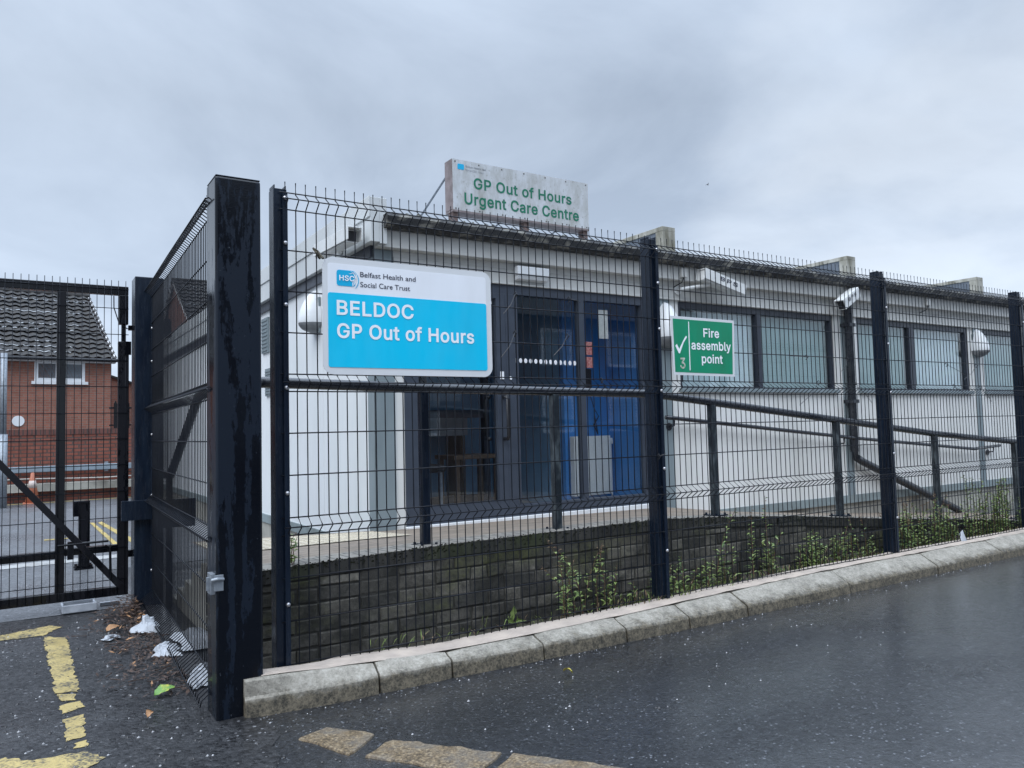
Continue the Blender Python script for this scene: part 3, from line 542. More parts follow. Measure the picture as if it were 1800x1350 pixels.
for i in range(20):
    for j in range(11):
        x, y = -.01+i*.062, 1.15+j*.064; z = zp(x, y)+.006
        t_.lathe([(.014, 0), (.010, .005)], (x, y, z), 6)
struct(t_.build('tactile_paving', TACT, org=(0, 0, 0)))
rw = thing('retaining_wall', 'low grimy grey brick retaining wall with moss behind the front fence', 'wall', (4.5, .4, ZR))
N = 90
w_ = MB()
for i in range(N):      # mortar bed
    xa, xb = -.06+9.9*i/N, -.06+9.9*(i+1)/N
    w_.add([(xa, .308, ZR-.1), (xb, .308, ZR-.1), (xb, .308, interp(xb, ETOP)-.075), (xa, .308, interp(xa, ETOP)-.075)], [(0, 1, 2, 3)])
w_.add([(-.052, .308, ZR-.1), (-.052, .308, .327), (-.052, 1.35, .31), (-.052, 1.35, ZR-.1)], [(0, 1, 2, 3)])
mb_ = w_.build('mortar', MORT, rw, org=(0, 0, 0)); mb_.location = -ORG[rw.name]
def rbrick(m, u0, u1, z0, z1, side):
    o = random.gauss(0, .0025); j = [random.gauss(0, .0022) for _ in range(8)]; e = .006
    a_ = [(u0+j[0], z0+j[1]), (u1+j[2], z0+j[3]), (u1+j[4], z1+j[5]), (u0+j[6], z1+j[7])]; cu, cz = (u0+u1)/2, (z0+z1)/2
    inn = [(u+(e if u < cu else -e), z+(e if z < cz else -e)) for u, z in a_]; tl = random.gauss(0, .0015)
    if side: P = lambda u, z, d: (-.06+d, u, z)
    else: P = lambda u, z, d: (u, .30+d, z)
    vs = [P(u, z, .012) for u, z in a_]+[P(u, z, o+.003) for u, z in a_]+[P(u, z, o+tl*(1 if i_ < 2 else -1)) for i_, (u, z) in enumerate(inn)]
    m.add(vs, [f for i_ in range(4) for f in ((i_, (i_+1) % 4, 4+(i_+1) % 4, 4+i_), (4+i_, 4+(i_+1) % 4, 8+(i_+1) % 4, 8+i_))]+[(8, 9, 10, 11)])
w_ = MB(); row = 0; z = ZR-.09
while z < .36:
    u = -.06-(.11 if row % 2 else 0)
    while u < 9.7:
        L = .217 if random.random() < .82 else .105; u1 = u+L; top = min(interp(max(u, -.06), ETOP), interp(u1, ETOP))-.082
        h = min(.067, top-z)
        if h > .018: rbrick(w_, max(u, -.055), u1, z, z+h, False)
        u = u1+.010+random.uniform(-.002, .003)
    u = .31
    while u < 1.3: rbrick(w_, u, u+.21, z, min(z+.067, .30), True) if z < .28 else None; u += .222
    z += .0765; row += 1
wf_ = w_.build('brickwork', RETB, rw, org=(0, 0, 0)); wf_.location = -ORG[rw.name]
c_ = MB()
for i in range(N):
    xa, xb = -.06+9.9*i/N, -.06+9.9*(i+1)/N; za, zb = interp(xa, ETOP), interp(xb, ETOP)
    j1 = random.uniform(-.004, .004)
    c_.add([(xa, .294+j1, za-.075), (xb, .294+j1, zb-.075), (xb, .294+j1, zb-.004), (xa, .294+j1, za-.004), (xa, .300, za), (xb, .300, zb), (xb, .52, zb-.008), (xa, .52, za-.008)],
           [(3, 2, 5, 4), (4, 5, 6, 7)])
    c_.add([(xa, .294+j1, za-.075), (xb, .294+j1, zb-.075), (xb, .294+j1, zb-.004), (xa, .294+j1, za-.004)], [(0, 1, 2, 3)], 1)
c_.add([(-.066, .294, .325), (-.066, .294, .400), (-.066, 1.35, .395), (-.066, 1.35, .31)], [(0, 1, 2, 3)])
cb = c_.build('coping', [COPB, COPD], rw, org=(0, 0, 0)); cb.location = -ORG[rw.name]
# dark moss along the coping edge
m_ = MB()
for i in range(1600):
    x = random.uniform(-.05, 8.2); z = interp(x, ETOP)-abs(random.gauss(0, .03))+.004; q = random.uniform(.003, .009)
    m_.add([(x-q, .290, z-q*.6), (x+q, .290, z-q*.6), (x+q*.4, .284, z+q*.5), (x-q*.5, .285, z+q*.4)], [(0, 1, 2, 3)])
mo = m_.build('moss', plain('black_moss', (.012, .012, .008), (.03, .034, .014), 30, .9), rw, org=(0, 0, 0)); mo.location = -ORG[rw.name]; mo['kind'] = 'stuff'
st = MB()
for i in range(5):
    st.box(-.05, 1.2, 1.35+i*.28 if i else 1.352, 1.35+(i+1)*.28+.0, ZR-.05, .36-(i+1)*.095)
st.box(-.05, -.049, 1.35, 1.352, ZR, .3)
struct(st.build('steps', CONC))

# flush stone setts in the road
for lab, pts in (('short pale tan stone sett set in the wet road, nearest the corner post', [(-.08, -.505), (.06, -.455), (.2, -.655), (.035, -.775)]),
                 ('long tan stone sett in the wet road, between two shorter ones', [(.075, -.82), (.235, -.74), (.52, -1.10), (.36, -1.2)]),
                 ('tan stone sett at the bottom edge of the photo, farthest from the corner post', [(.39, -1.23), (.55, -1.135), (.86, -1.53), (.70, -1.62)])):
    q = ragged(pts, .011, .05); m = MB()
    m.prism([(v.x, v.y) for v in q], 'z', ZR-.04, ZR+.010)
    tag(m.build('stone_sett', SETT, bevel=.008), lab, 'stone sett', 'stone setts in the road')

# ------------------------------------------------------------------ mesh fences
G = .083
WZ = [0, .2, .4, .6, .6+G, .8+G, 1.0+G, 1.2+G, 1.2+2*G, 1.4+2*G, 1.6+2*G, 1.8+2*G, 2.0+2*G, 2.0+3*G]
def wire_profile():
    d = .048; pr = [(-.030, 0), (0, 0)]
    for a, b in zip(WZ, WZ[1:]):
        if b-a < .15: pr += [(a+.004, 0), ((a+b)/2-.004, d), ((a+b)/2+.004, d), (b-.004, 0)]
        else: pr.append((b, 0))
    pr.append((WZ[-1]+.055, 0)); return pr
PROF = wire_profile()
def mesh_panel(P0, ax, out, length, parent, z0=0, bottom_fold=False, name='mesh_panel'):
    P0, ax, out = Vector(P0), Vector(ax), Vector(out); m = MB(); n = int(round(length/.05))
    prof = PROF if not bottom_fold else [(-.10, .075), (-.075, .07), (-.02, 0)]+PROF[1:]
    for i in range(n+1):
        u = i*length/n; dx = random.uniform(-.0015, .0015)
        m.tube([P0+ax*(u+dx)+out*o+Vector((0, 0, z+z0)) for z, o in prof], .0030, 5)
    hs = [(z, .005) for z in WZ]+[((a+b)/2, .052) for a, b in zip(WZ, WZ[1:]) if b-a < .15]
    if bottom_fold: hs.append((-.09, .08))
    for z, o in hs:
        m.tube([P0+ax*(-.03)+out*o+Vector((0, 0, z+z0)), P0+ax*(length/2)+out*(o+random.uniform(-.004, .004))+Vector((0, 0, z+z0+random.uniform(-.003, .003))), P0+ax*(length+.03)+out*o+Vector((0, 0, z+z0))], .0034, 5)
    return m.build(name, WIRE, parent, smooth=True)

BOLTM = None
def bolt(parent, c, nrm):
    global BOLTM
    c, nrm = Vector(c), Vector(nrm)
    if BOLTM is None:
        m = MB(); m.lathe([(.011, 0), (.011, .003), (.0085, .008), (.0035, .0105)], (0, 0, 0), 10)
        BOLTM = m.build('bolt', BOLT, parent, org=(0, 0, 0), smooth=True); o = BOLTM
    else:
        o = BOLTM.copy(); COL.objects.link(o); o.parent = parent
    o.location = c-ORG[parent.name]; o.rotation_euler = nrm.to_track_quat('Z', 'Y').to_euler()
    return o

ff = thing('mesh_fence', 'long black welded mesh fence along the road kerb, in front of the clinic', 'fence', (0, 0, -.03))
PX = [.012, 2.43, 4.97, 7.28, 9.78]
for i, x in enumerate(PX):
    m = MB(); top = 2.27+(.02 if i else 0)
    # box post, open top with turned lips on the first one
    m.box(x-.032, x+.032, .008, .092, -.12, top)
    m.box(x-.030, x-.024, .010, .090, top, top+.018); m.box(x+.024, x+.030, .010, .090, top, top+.018)
    po = m.build('post', NAVY, ff, bevel=.003)
    cl = MB(); cl.box(x+.006, x+.030, -.012, -.004, -.02, 2.245)
    cl.build('clamp_bar', NAVY, po)
    for z in (.28, .80, 1.30, 1.70, 2.0, 2.22): bolt(po, (x+.018, -.012, z), (0, -1, 0))
for i in range(4): mesh_panel((PX[i]+.022, 0, 0), (1, 0, 0), (0, -1, 0), PX[i+1]-PX[i]-.045, ff)
def tie(x, z, dx, dz, l=.16):
    t_ = MB()
    t_.tube([(x, -.012, z-.02), (x+.004, -.03, z), (x+.006, -.012, z+.015), (x, .0, z)], .0035, 5)
    t_.tube([(x, -.015, z), (x+dx*.5, -.04, z+dz*.55), (x+dx, -.03, z+dz)], .0022, 4)
    t_.build('cable_tie', BLK, ff)
for a in ((1.34, 1.845, -.09, -.12), (1.72, 1.845, .08, -.02), (1.33, 1.62, -.1, -.14), (1.70, 1.62, -.11, -.12), (3.92, 1.56, -.2, .0), (4.42, 1.56, -.10, -.1), (4.05, 1.37, -.25, -.17), (4.50, 1.37, .2, -.16),
          (5.85, 1.55, .30, -.1), (6.35, 1.55, -.25, -.13), (5.95, 1.36, .2, -.1), (6.4, 1.35, .16, -.13), (2.40, .88, .05, .02), (1.95, 1.36, .05, -.1)): tie(*a)

sf = thing('mesh_fence', 'short black mesh fence return running back from the tall corner post to the gate', 'fence', (-.25, 1.3, -.1))
mesh_panel((-.275, .05, -.03), (.03, 1, 0), (-1, 0, 0), 2.58, sf, 0, True)
m = MB(); m.box(-.315, -.115, 2.66, 2.86, ZR, 2.29); hp = m.build('gate_hinge_post', NAVY, sf, bevel=.006)
m = MB(); m.box(-.115, -.075, 2.62, 2.66, 1.83, 1.975); m.box(-.115, -.06, 2.655, 2.68, 1.84, 1.965); m.build('lock_box', NAVY, hp, bevel=.003)
m = MB(); m.box(-.405, -.20, 2.615, 2.66, .475, .62); m.build('hinge_plate', NAVY, hp, bevel=.003)
m = MB(); m.box(-.205, -.19, 2.645, 2.658, ZR+.05, 2.2); m.build('clamp_bar', NAVY, hp, bevel=.002)
for z in (.1, .65, 1.1, 1.65, 1.9): bolt(hp, (-.198, 2.645, z), (0, -1, 0))
m = MB(); m.box(-.15, .07, 2.45, 2.47, .42, .625); m.build('steel_plate', NAVY, sf, bevel=.003)

gp = thing('gate_post', 'tall thick square dark navy steel post at the fence corner, streaked with rain', 'post', (-.23, -.0, ZR))
m = MB(); m.box(-.310, -.108, -.098, .095, ZR-.03, 2.255); pm = m.build('post_body', GPOST, gp, bevel=.010)
m = MB(); m.box(-.308, -.110, -.096, .093, 2.2555, 2.261); m.build('cap', NAVY, gp, bevel=.003)
m = MB(); m.box(-.332, -.3105, -.085, -.02, .385, .475); m.box(-.345, -.31, -.07, -.06, .40, .46); m.tube([(-.33, -.103, .45), (-.31, -.115, .455), (-.28, -.103, .45)], .008, 8)
m.box(-.32, -.28, -.1015, -.0985, .40, .47); m.build('latch_keep', GALV, gp, bevel=.003)

# ------------------------------------------------------------------ gate (closed, set back)
ga = thing('mesh_gate', 'black steel mesh yard gate with diagonal brace, closed across the entrance', 'gate', (-1.6, 2.75, ZR))
GY = 2.75
m = MB(); X0, X1 = -3.35, -.352
m.box(X0, X1, GY-.03, GY+.03, 2.15, 2.215); m.box(X1-.062, X1, GY-.03, GY+.03, 1.93, 2.15); m.box(X1-.045, X1-.018, GY-.014, GY+.014, 1.80, 1.93)
m.box(X1-.066, X1+.004, GY-.034, GY+.034, -.07, 1.80)
m.box(X0, X1-.066, GY-.03, GY+.03, -.07, -.005); m.box(X0, X0+.06, GY-.03, GY+.03, -.005, 2.15)
m.box(-.815, -.757, GY-.028, GY+.028, -.005, 2.15); m.box(-2.1, -2.042, GY-.028, GY+.028, -.005, 2.15)
m.box(X0+.06, -2.1, GY-.025, GY+.025, .235, .29); m.box(-2.042, -.815, GY-.025, GY+.025, .235, .29); m.box(-.757, X1-.066, GY-.025, GY+.025, .25, .30)
m.build('frame', GATEB, ga, bevel=.004)
m = MB(); m.bar((-2.04, GY-.045, 2.02), (-.40, GY-.045, -.0), .012, .045); m.build('brace', GATEB, ga, bevel=.002)
m = MB()
for i in range(60):
    x = X1-.02-.0475*i+random.uniform(-.001, .001); m.tube([(x, GY-.036, -.06), (x, GY-.036, 2.255)], .0026, 5)
for z in (.05, .28, .5, .69, .885, 1.075, 1.265, 1.46, 1.655, 1.85, 2.045, 2.19): m.tube([(X0, GY-.041, z), (X1, GY-.041, z)], .003, 5)
m.build('mesh_infill', WIRE, ga, smooth=True)
m = MB(); m.box(X1+.002, -.316, GY-.02, GY+.02, 1.89, 1.925); m.tube([(X1-.03, GY, 1.78), (X1-.03, GY, 2.0)], .013, 10); m.box(X1-.035, X1+.018, GY-.045, GY-.03, 1.70, 1.80); m.build('hinge', GATEB, ga)
m = MB(); m.box(X1+.002, -.316, GY-.02, GY+.02, .20, .25); m.build('hinge', GATEB, ga)
m = MB(); m.tube([(-.45, GY-.02, 2.14), (-.45, GY-.03, 2.05), (-.42, GY-.03, 1.95), (-.36, GY-.01, 1.90), (-.31, GY+.02, 1.905)], .004, 6); m.build('cable', BLK, ga)
m = MB(); m.tube([(-.80, GY-.045, .33), (-.48, GY-.045, .335)], .009, 8); m.box(-.74, -.70, GY-.05, GY-.03, .225, .35); m.tube([(-.50, GY-.04, .3), (-.47, GY-.05, .29), (-.465, GY-.05, .05)], .009, 8)
m.build('slide_bolt', GATEB, ga)

m = MB(); m.box(-.545, -.45, 4.80, 4.9, ZR, .47); m.box(-.59, -.5451, 4.79, 4.91, .345, .49); m.box(-.545, -.45, 4.79, 4.91, .4701, .49)
cp = thing('gate_catch_post', 'short black steel catch post with bent plate standing in the yard behind the gate', 'post', (-.5, 4.85, ZR))
m.build('post_body', GATEB, cp, bevel=.003)
m = MB(); m.box(-.58, -.42, 4.77, 4.93, ZR, ZR+.02)
for dx in (-.06, .06):
    for dy in (-.06, .06): m.lathe([(.014, 0), (.014, .025)], (-.5+dx, 4.85+dy, ZR+.02), 6)
m.build('base_plate', GATEB, cp)
#__SIGNS__
# ------------------------------------------------------------------ signs
def rrect(x0, x1, z0, z1, r, n=7):
    o = []
    for cx, cz, a0 in ((x1-r, z0+r, -90), (x1-r, z1-r, 0), (x0+r, z1-r, 90), (x0+r, z0+r, 180)):
        o += [(cx+r*math.cos(R(a0+90*k/n)), cz+r*math.sin(R(a0+90*k/n))) for k in range(n+1)]
    return o
def hsc_logo(x0, x1, z0, z1, y, parent, small=False):
    m = MB(); w = x1-x0; h = z1-z0
    m.prism(rrect(x0, x0+w*.86, z0, z1, h*.16), 'y', y, y-.0012)
    lg = m.build('logo', LOGOB, parent)
    if not small:
        def arc(cx, cz, ra, rb, a0, a1, wd, mb):
            n = 14; A = [];
            for k in range(n+1):
                a = R(a0+(a1-a0)*k/n); t = wd*math.sin(math.pi*k/n)+.0004
                A.append(((cx+(ra+t)*math.cos(a), cz+(rb+t)*math.sin(a)), (cx+(ra-t)*math.cos(a), cz+(rb-t)*math.sin(a))))
            poly = [p[0] for p in A]+[p[1] for p in A][::-1]; mb.prism(poly, 'y', y-.0016, y-.0024)
        a_ = MB(); arc(x0+w*.66, z0+h*.42, w*.30, h*.56, -65, 75, w*.02, a_); arc(x0+w*.60, z0+h*.46, w*.26, h*.5, -70, 80, w*.016, a_)
        arc(x0+w*1.02, z0+h*.10, w*.30, h*.5, 120, 190, w*.010, a_); arc(x0+w*1.07, z0+h*.1, w*.30, h*.5, 120, 190, w*.008, a_)
        arc(x0+w*.62, z0+h*1.1, w*.2, h*.3, 250, 320, w*.008, a_)
        a_.build('logo_arc', WHITEL, lg)
        b_ = MB(); arc(x0+w*.70, z0+h*.40, w*.30, h*.58, -60, 70, w*.018, b_); b_.build('logo_edge', LOGOB, lg)
        glyph_part('HSC', x0+w*.11, x0+w*.80, z0+h*.33, h*.34, y-.0026, WHITEL, lg)
    return lg
SY = -.036
bs = thing('clinic_sign', 'large white and cyan sign board tied to the fence, reading BELDOC GP Out of Hours', 'sign', (.685, SY, 1.368))
m = MB(); m.prism(rrect(.203, 1.166, 1.366, 1.950, .055), 'y', SY, SY+.004); m.build('board', SIGNB, bs)
m = MB(); m.prism(rrect(.229, 1.133, 1.402, 1.919, .012, 3), 'y', SY-.0012, SY); m.build('white_panel', SIGNW, bs)
m = MB(); m.prism(rrect(.229, 1.133, 1.402, 1.772, .012, 3), 'y', SY-.0024, SY-.0013); m.build('cyan_panel', CYAN, bs)
hsc_logo(.275, .388, 1.808, 1.888, SY-.0014, bs)
text_part('Belfast Health and', .398, .705, 1.861, .0255, SY-.0015, NAVYT, bs, bold=.004)
text_part('Social Care Trust', .398, .672, 1.810, .0255, SY-.0015, NAVYT, bs, bold=.004)
glyph_part('BELDOC', .273, .690, 1.662, .074, SY-.0026, WHITEL, bs)
glyph_part('GP Out of Hours', .273, 1.050, 1.547, .0735, SY-.0026, WHITEL, bs)
for x in (.28, 1.09):
    for z in (1.42, 1.90): m = MB(); m.box(x-.02, x+.02, SY+.0045, -.004, z-.012, z+.012); m.build('fixing_clip', BLK, bs)
m = MB(); m.tube([(.20, -.01, 1.94), (.175, -.03, 1.965), (.165, -.02, 1.985), (.19, -.01, 1.975), (.205, -.045, 1.935), (.195, -.03, 1.95)], .006, 5); m.build('tie_wire', plain('old_tape', (.10, .09, .06), (.06, .05, .04), 20, .7), bs)

fs_ = thing('fire_assembly_sign', 'green and white Fire assembly point sign fixed to the mesh fence', 'sign', (2.82, SY, 1.405))
m = MB(); m.add([(2.528, SY, 1.788), (3.126, SY, 1.788), (3.112, SY, 1.398), (2.540, SY, 1.402), (2.528, SY+.004, 1.788), (3.126, SY+.004, 1.788), (3.112, SY+.004, 1.398), (2.540, SY+.004, 1.402)],
      [(3, 2, 1, 0), (4, 5, 6, 7), (0, 1, 5, 4), (1, 2, 6, 5), (2, 3, 7, 6), (3, 0, 4, 7)]); m.build('board', SIGNB, fs_)
m = MB(); m.prism([(2.546, 1.770), (3.107, 1.770), (3.092, 1.415), (2.553, 1.421)], 'y', SY-.0012, SY-.0002); m.build('green_panel', GREENS, fs_)
m = MB(); m.prism([(2.684, 1.757), (2.691, 1.757), (2.689, 1.434), (2.682, 1.434)], 'y', SY-.0022, SY-.0013); m.build('divider_line', WHITEL, fs_)
glyph_part('Fire', 2.820, 2.970, 1.659, .060, SY-.0014, WHITEL, fs_)
glyph_part('assembly', 2.704, 3.082, 1.573, .060, SY-.0014, WHITEL, fs_)
glyph_part('point', 2.796, 2.996, 1.484, .060, SY-.0014, WHITEL, fs_)
m = MB(); m.prism([(2.560, 1.592), (2.574, 1.604), (2.594, 1.572), (2.640, 1.640), (2.660, 1.662), (2.668, 1.654), (2.634, 1.612), (2.598, 1.543), (2.588, 1.545)], 'y', SY-.0022, SY-.0013); m.build('tick_mark', WHITEL, fs_)
glyph_part('3', 2.596, 2.643, 1.444, .072, SY-.0014, plain('worn_numeral', (.6, .62, .55), (.25, .3, .2), 60, .5), fs_)

rs = thing('roof_sign', 'weathered white rooftop sign board reading GP Out of Hours Urgent Care Centre', 'sign', (2.77, 2.0, 2.78))
RY = 2.0; RZ0, RZ1, RX0, RX1 = 2.938, 3.382, 2.044, 3.495
m = MB(); m.box(RX0, RX1, RY-.004, RY, RZ0, RZ1); m.build('board', LICH, rs)
m = MB(); fr_ = .13
m.box(RX0-.004, RX0+.03, RY+.0005, RY+fr_, RZ0+.01, RZ1); m.box(RX1-.03, RX1+.002, RY+.0005, RY+fr_, RZ0+.01, RZ1)
m.box(RX0+.03, RX1-.03, RY+.0005, RY+fr_, RZ1-.03, RZ1); m.box(RX0-.004, RX1+.002, RY-.006, RY+fr_, RZ0-.010, RZ0+.006); m.build('box_frame', SIGNF, rs)
for x in (2.045, 2.77, 3.44):
    m = MB(); m.box(x, x+.05, RY+.01, RY+.09, 2.74, RZ0-.010); m.box(x-.03, x+.08, RY-.02, RY+.12, 2.765, 2.785); m.build('leg', RUSTB, rs)
m = MB(); m.tube([(2.05, RY+.10, 3.27), (2.02, RY+.95, 2.86)], .010, 6); m.build('stay_rod', GALV, rs)
m = MB(); m.tube([(2.60, RY+.1, RZ0), (2.50, RY+.5, 2.8)], .008, 6); m.build('stay_rod', GALV, rs)
m = MB(); m.tube([(3.22, RY+.1, RZ0), (3.12, RY+.5, 2.8)], .008, 6); m.build('stay_rod', GALV, rs)
SCREW = plain('dark_screw', (.06, .05, .045), (.1, .09, .08), 30, .5)
for i in range(7):
    for z in (RZ0+.018, RZ1-.02): m = MB(); m.disc((RX0+.025+i*(RX1-RX0-.05)/6, RY-.006, z), .007, 8, t=.002); m.build('screw', SCREW, rs)
glyph_part('GP Out of Hours', 2.247, 3.297, 3.150, .096, RY-.0045, GREENL, rs)
glyph_part('Urgent Care Centre', 2.153, 3.378, 3.004, .100, RY-.0045, GREENL, rs)
hsc_logo(2.092, 2.165, 3.298, 3.346, RY-.0045, rs, True)
FADE = plain('faded_lettering', (.12, .13, .16), (.42, .44, .46), 60, .5)
text_part('Belfast Health and', 2.172, 2.372, 3.326, .0155, RY-.0045, FADE, rs, bold=.01)
text_part('Social Care Trust', 2.172, 2.350, 3.296, .0155, RY-.0045, FADE, rs, bold=.01)
#__BUILDING__
# ------------------------------------------------------------------ clinic building
F = 1.9; XC = 1.279; XE = 22.0; YB = 12.4
bd = thing('clinic_building', 'single-storey white panelled clinic with a long low front of dark-framed windows', 'building', (8, 6, ZR))
WINS = [(4.52, 5.69, 5.77, 7.02), (7.47, 8.605, 8.715, 10.01), (10.40, 11.55, 11.65, 12.95), (13.35, 14.5, 14.6, 15.9), (16.3, 17.4, 17.5, 18.8)]
m = MB()
m.box(XC, 1.517, F, F+.1, .19, 2.315)
m.box(4.112, XE, F, F+.1, .205, 1.41)
edges = [4.112]+[v for w in WINS for v in (w[0], w[3])]+[XE]
for a, b in zip(edges[::2], edges[1::2]): m.box(a, b, F, F+.1, 1.41, 2.315)
m.box(XC, XE, F, F+.1, 2.315, 2.76)
m.build('front_wall', FRONTW, bd)
m = MB(); m.box(XC, XC+.1, F+.1, YB, .205, 2.76)
for y in (3.1, 4.3, 5.5, 6.7, 7.9, 9.1, 10.3): m.box(XC-.004, XC, y, y+.012, .21, 2.56)
m.build('end_wall', ENDW, bd)
m = MB(); m.box(XC+.1, XE, YB-.1, YB, ZR, 2.76); m.box(XE, XE+.1, F, YB, ZR, 2.76); m.build('rear_wall', FRONTW, bd)
# plinth and base
m = MB(); m.box(4.6, XE, F-.012, F+.05, .115, .2049); m.box(XC-.014, XC+.06, F+.1, YB, .115, .2049); m.build('plinth', PLIN, bd)
m = MB(); m.box(4.25, XE, F+.02, F+.09, ZR-.05, .2); m.box(XC+.005, XC+.08, F+.02, YB, ZR-.05, .2); m.build('concrete_base', CONC, bd)
# under-eave panel, fascia, gutter
m = MB(); m.box(XC+.16, XE, F-.018, F, 2.33, 2.455); m.box(XC+.16, XE, F-.035, F, 2.315, 2.3299); m.build('eaves_panel', FASC, bd, bevel=.003)
m = MB(); x = XC-.02
xs = [XC+.002, 4.35, 7.32, 10.30, 13.25, 16.2, XE]
for a, b in zip(xs, xs[1:]): m.box(a, b-.006, F-.10, F, 2.505, 2.641)
m.build('fascia', FASC, bd, bevel=.003)
m = MB()
gpf = [(F-.11, 2.745), (F-.20, 2.745), (F-.215, 2.722), (F-.20, 2.672), (F-.165, 2.645), (F-.11, 2.641)]
m.prism(gpf, 'x', XC+.03, XE)
for i in range(24): xx = XC+.5+i*.9; m.prism([(a-.004 if a < F-.15 else a, b-.003) for a, b in gpf], 'x', xx, xx+.03)
m.build('gutter', GUTT, bd)
mg = MB()
for i in range(1500):
    x = random.uniform(XC+.05, 15); q = random.uniform(.008, .028); z = 2.735+abs(random.gauss(0, .012))
    y = random.uniform(F-.205, F-.13); mg.add([(x-q, y, z-.01), (x+q, y, z-.012), (x+q*.5, y+q*.5, z+q*.5), (x-q*.4, y+q*.3, z+q*.45)], [(0, 1, 2, 3)])
mo = mg.build('gutter_moss', plain('pale_lichen', (.20, .20, .17), (.06, .06, .05), 40, .9), bd); mo['kind'] = 'stuff'
# verge fascia along the end wall
m = MB(); m.box(XC-.075, XC-.0005, F-.13, YB+.1, 2.53, 2.875); m.box(XC-.087, XC-.0755, F-.13, YB+.1, 2.72, 2.88); m.box(XC-.0004, XC+.06, F-.13, F-.1005, 2.52, 2.875); m.build('verge_board', VERGE, bd, bevel=.003)
m = MB(); m.box(XC-.03, XC-.0006, F, YB, 2.44, 2.5295); m.build('verge_painted_shade', WFRAME, bd)  # dark strip standing in for the shade line under the verge board
# roof sheet rising gently to a ridge
m = MB(); m.add([(XC+.0, F-.11, 2.752), (XE, F-.11, 2.752), (XE, 7.2, 3.0), (XC, 7.2, 3.0), (XC, YB, 2.80), (XE, YB, 2.80)], [(0, 1, 2, 3), (3, 2, 5, 4)]); m.build('roof', ROOFM, bd)
for x in (4.33, 7.31, 10.285, 13.25, 16.2):
    m = MB(); m.box(x, x+.145, F-.02, 7, 2.70, 3.0)
    up = m.build('roof_upstand', [UPSD], bd)
    c = MB(); c.box(x-.012, x+.157, F-.035, 7.0, 3.0001, 3.045); c.box(x-.010, x+.155, F-.035, F-.0205, 2.70, 3.0); c.box(x-.010, x-.0005, F-.02, F+.07, 2.79, 3.0)
    c.build('flashing', UPST, up, bevel=.003)
# corner and pier trims
m = MB(); m.box(XC-.012, 1.435, F-.016, F-.0004, .19, 2.50); m.box(XC-.012, XC-.0004, F-.016, F+.13, .19, 2.50); m.build('corner_trim', TRIM, bd, bevel=.003)
for a, b in zip(edges[::2], edges[1::2]):
    if b-a > 1: continue
    m = MB(); m.box(b-.26 if a < 5 else a+.13, b-.13 if a < 5 else a+.26, F-.014, F-.0004, .206, 2.3145); m.build('cover_strip', TRIM, bd)
# vents on the end wall
for y0, y1, z0, z1 in ((4.86, 5.12, 1.98, 2.37), (4.70, 4.98, 1.50, 1.80)):
    m = MB(); m.box(XC-.02, XC-.0005, y0, y1, z0, z1)
    for i in range(9): z = z0+.03+i*(z1-z0-.06)/8; m.box(XC-.028, XC-.0205, y0+.02, y1-.02, z-.008, z+.008)
    m.build('wall_vent', TRIM, bd)
# windows
def window(w, blinds):
    x0, xm0, xm1, x1 = w; z0, z1 = 1.412, 2.313; fy0, fy1 = F+.012, F+.08
    m = MB(); m.box(x0, x1, fy0, fy1, z1-.065, z1); m.box(x0, x0+.04, fy0, fy1, z0+.04, z1-.065); m.box(x1-.045, x1, fy0, fy1, z0+.04, z1-.065)
    m.box(xm0+.004, xm1-.004, fy0, fy1, z0+.04, z1-.065); m.box(x0, x1, fy0, fy1, z0, z0+.04)
    wf = m.build('window', WFRAME, bd, bevel=.003)
    m = MB(); m.box(x0-.02, x1+.02, F-.045, F+.0119, z0-.012, z0+.028); m.build('sill', TRIM, wf, bevel=.003)
    for (a, b), bl in zip(((x0+.04, xm0+.004), (xm1-.004, x1-.045)), blinds):
        m = MB(); m.box(a, b, F+.045, F+.049, z0+.04, z1-.065); m.build('pane', GLASSW, wf)
        m = MB(); n = int((b-a)/.085); full, mt = bl
        for i in range(n+1):
            c = a+.02+i*.085; jy = random.uniform(-.018, .018); zz = z0+.05+(0 if random.random() < .9 else .01)
            if full: m.add([(c-.047, F+.135+jy, zz), (c+.047, F+.105-jy, zz), (c+.047, F+.105-jy, z1-.07), (c-.047, F+.135+jy, z1-.07)], [(0, 1, 2, 3)])
            else: m.add([(c-.041, F+.14+jy, zz), (c+.041, F+.10-jy, zz), (c+.041, F+.10-jy, z1-.07), (c-.041, F+.14+jy, z1-.07)], [(0, 1, 2, 3)])
        m.build('blind', BLINDP if mt else BLINDT, wf)
window(WINS[0], ((1, 1), (0, 0))); window(WINS[1], ((0, 0), (1, 1))); window(WINS[2], ((0, 0), (0, 0))); window(WINS[3], ((0, 0), (0, 0))); window(WINS[4], ((0, 0), (1, 1)))
m = MB(); m.box(4.14, XE-.1, F+.35, F+.4, .3, 2.6); m.build('office_partition', plain('dim_office_wall', (.16, .18, .19), (.12, .14, .15), 3, .8), bd)
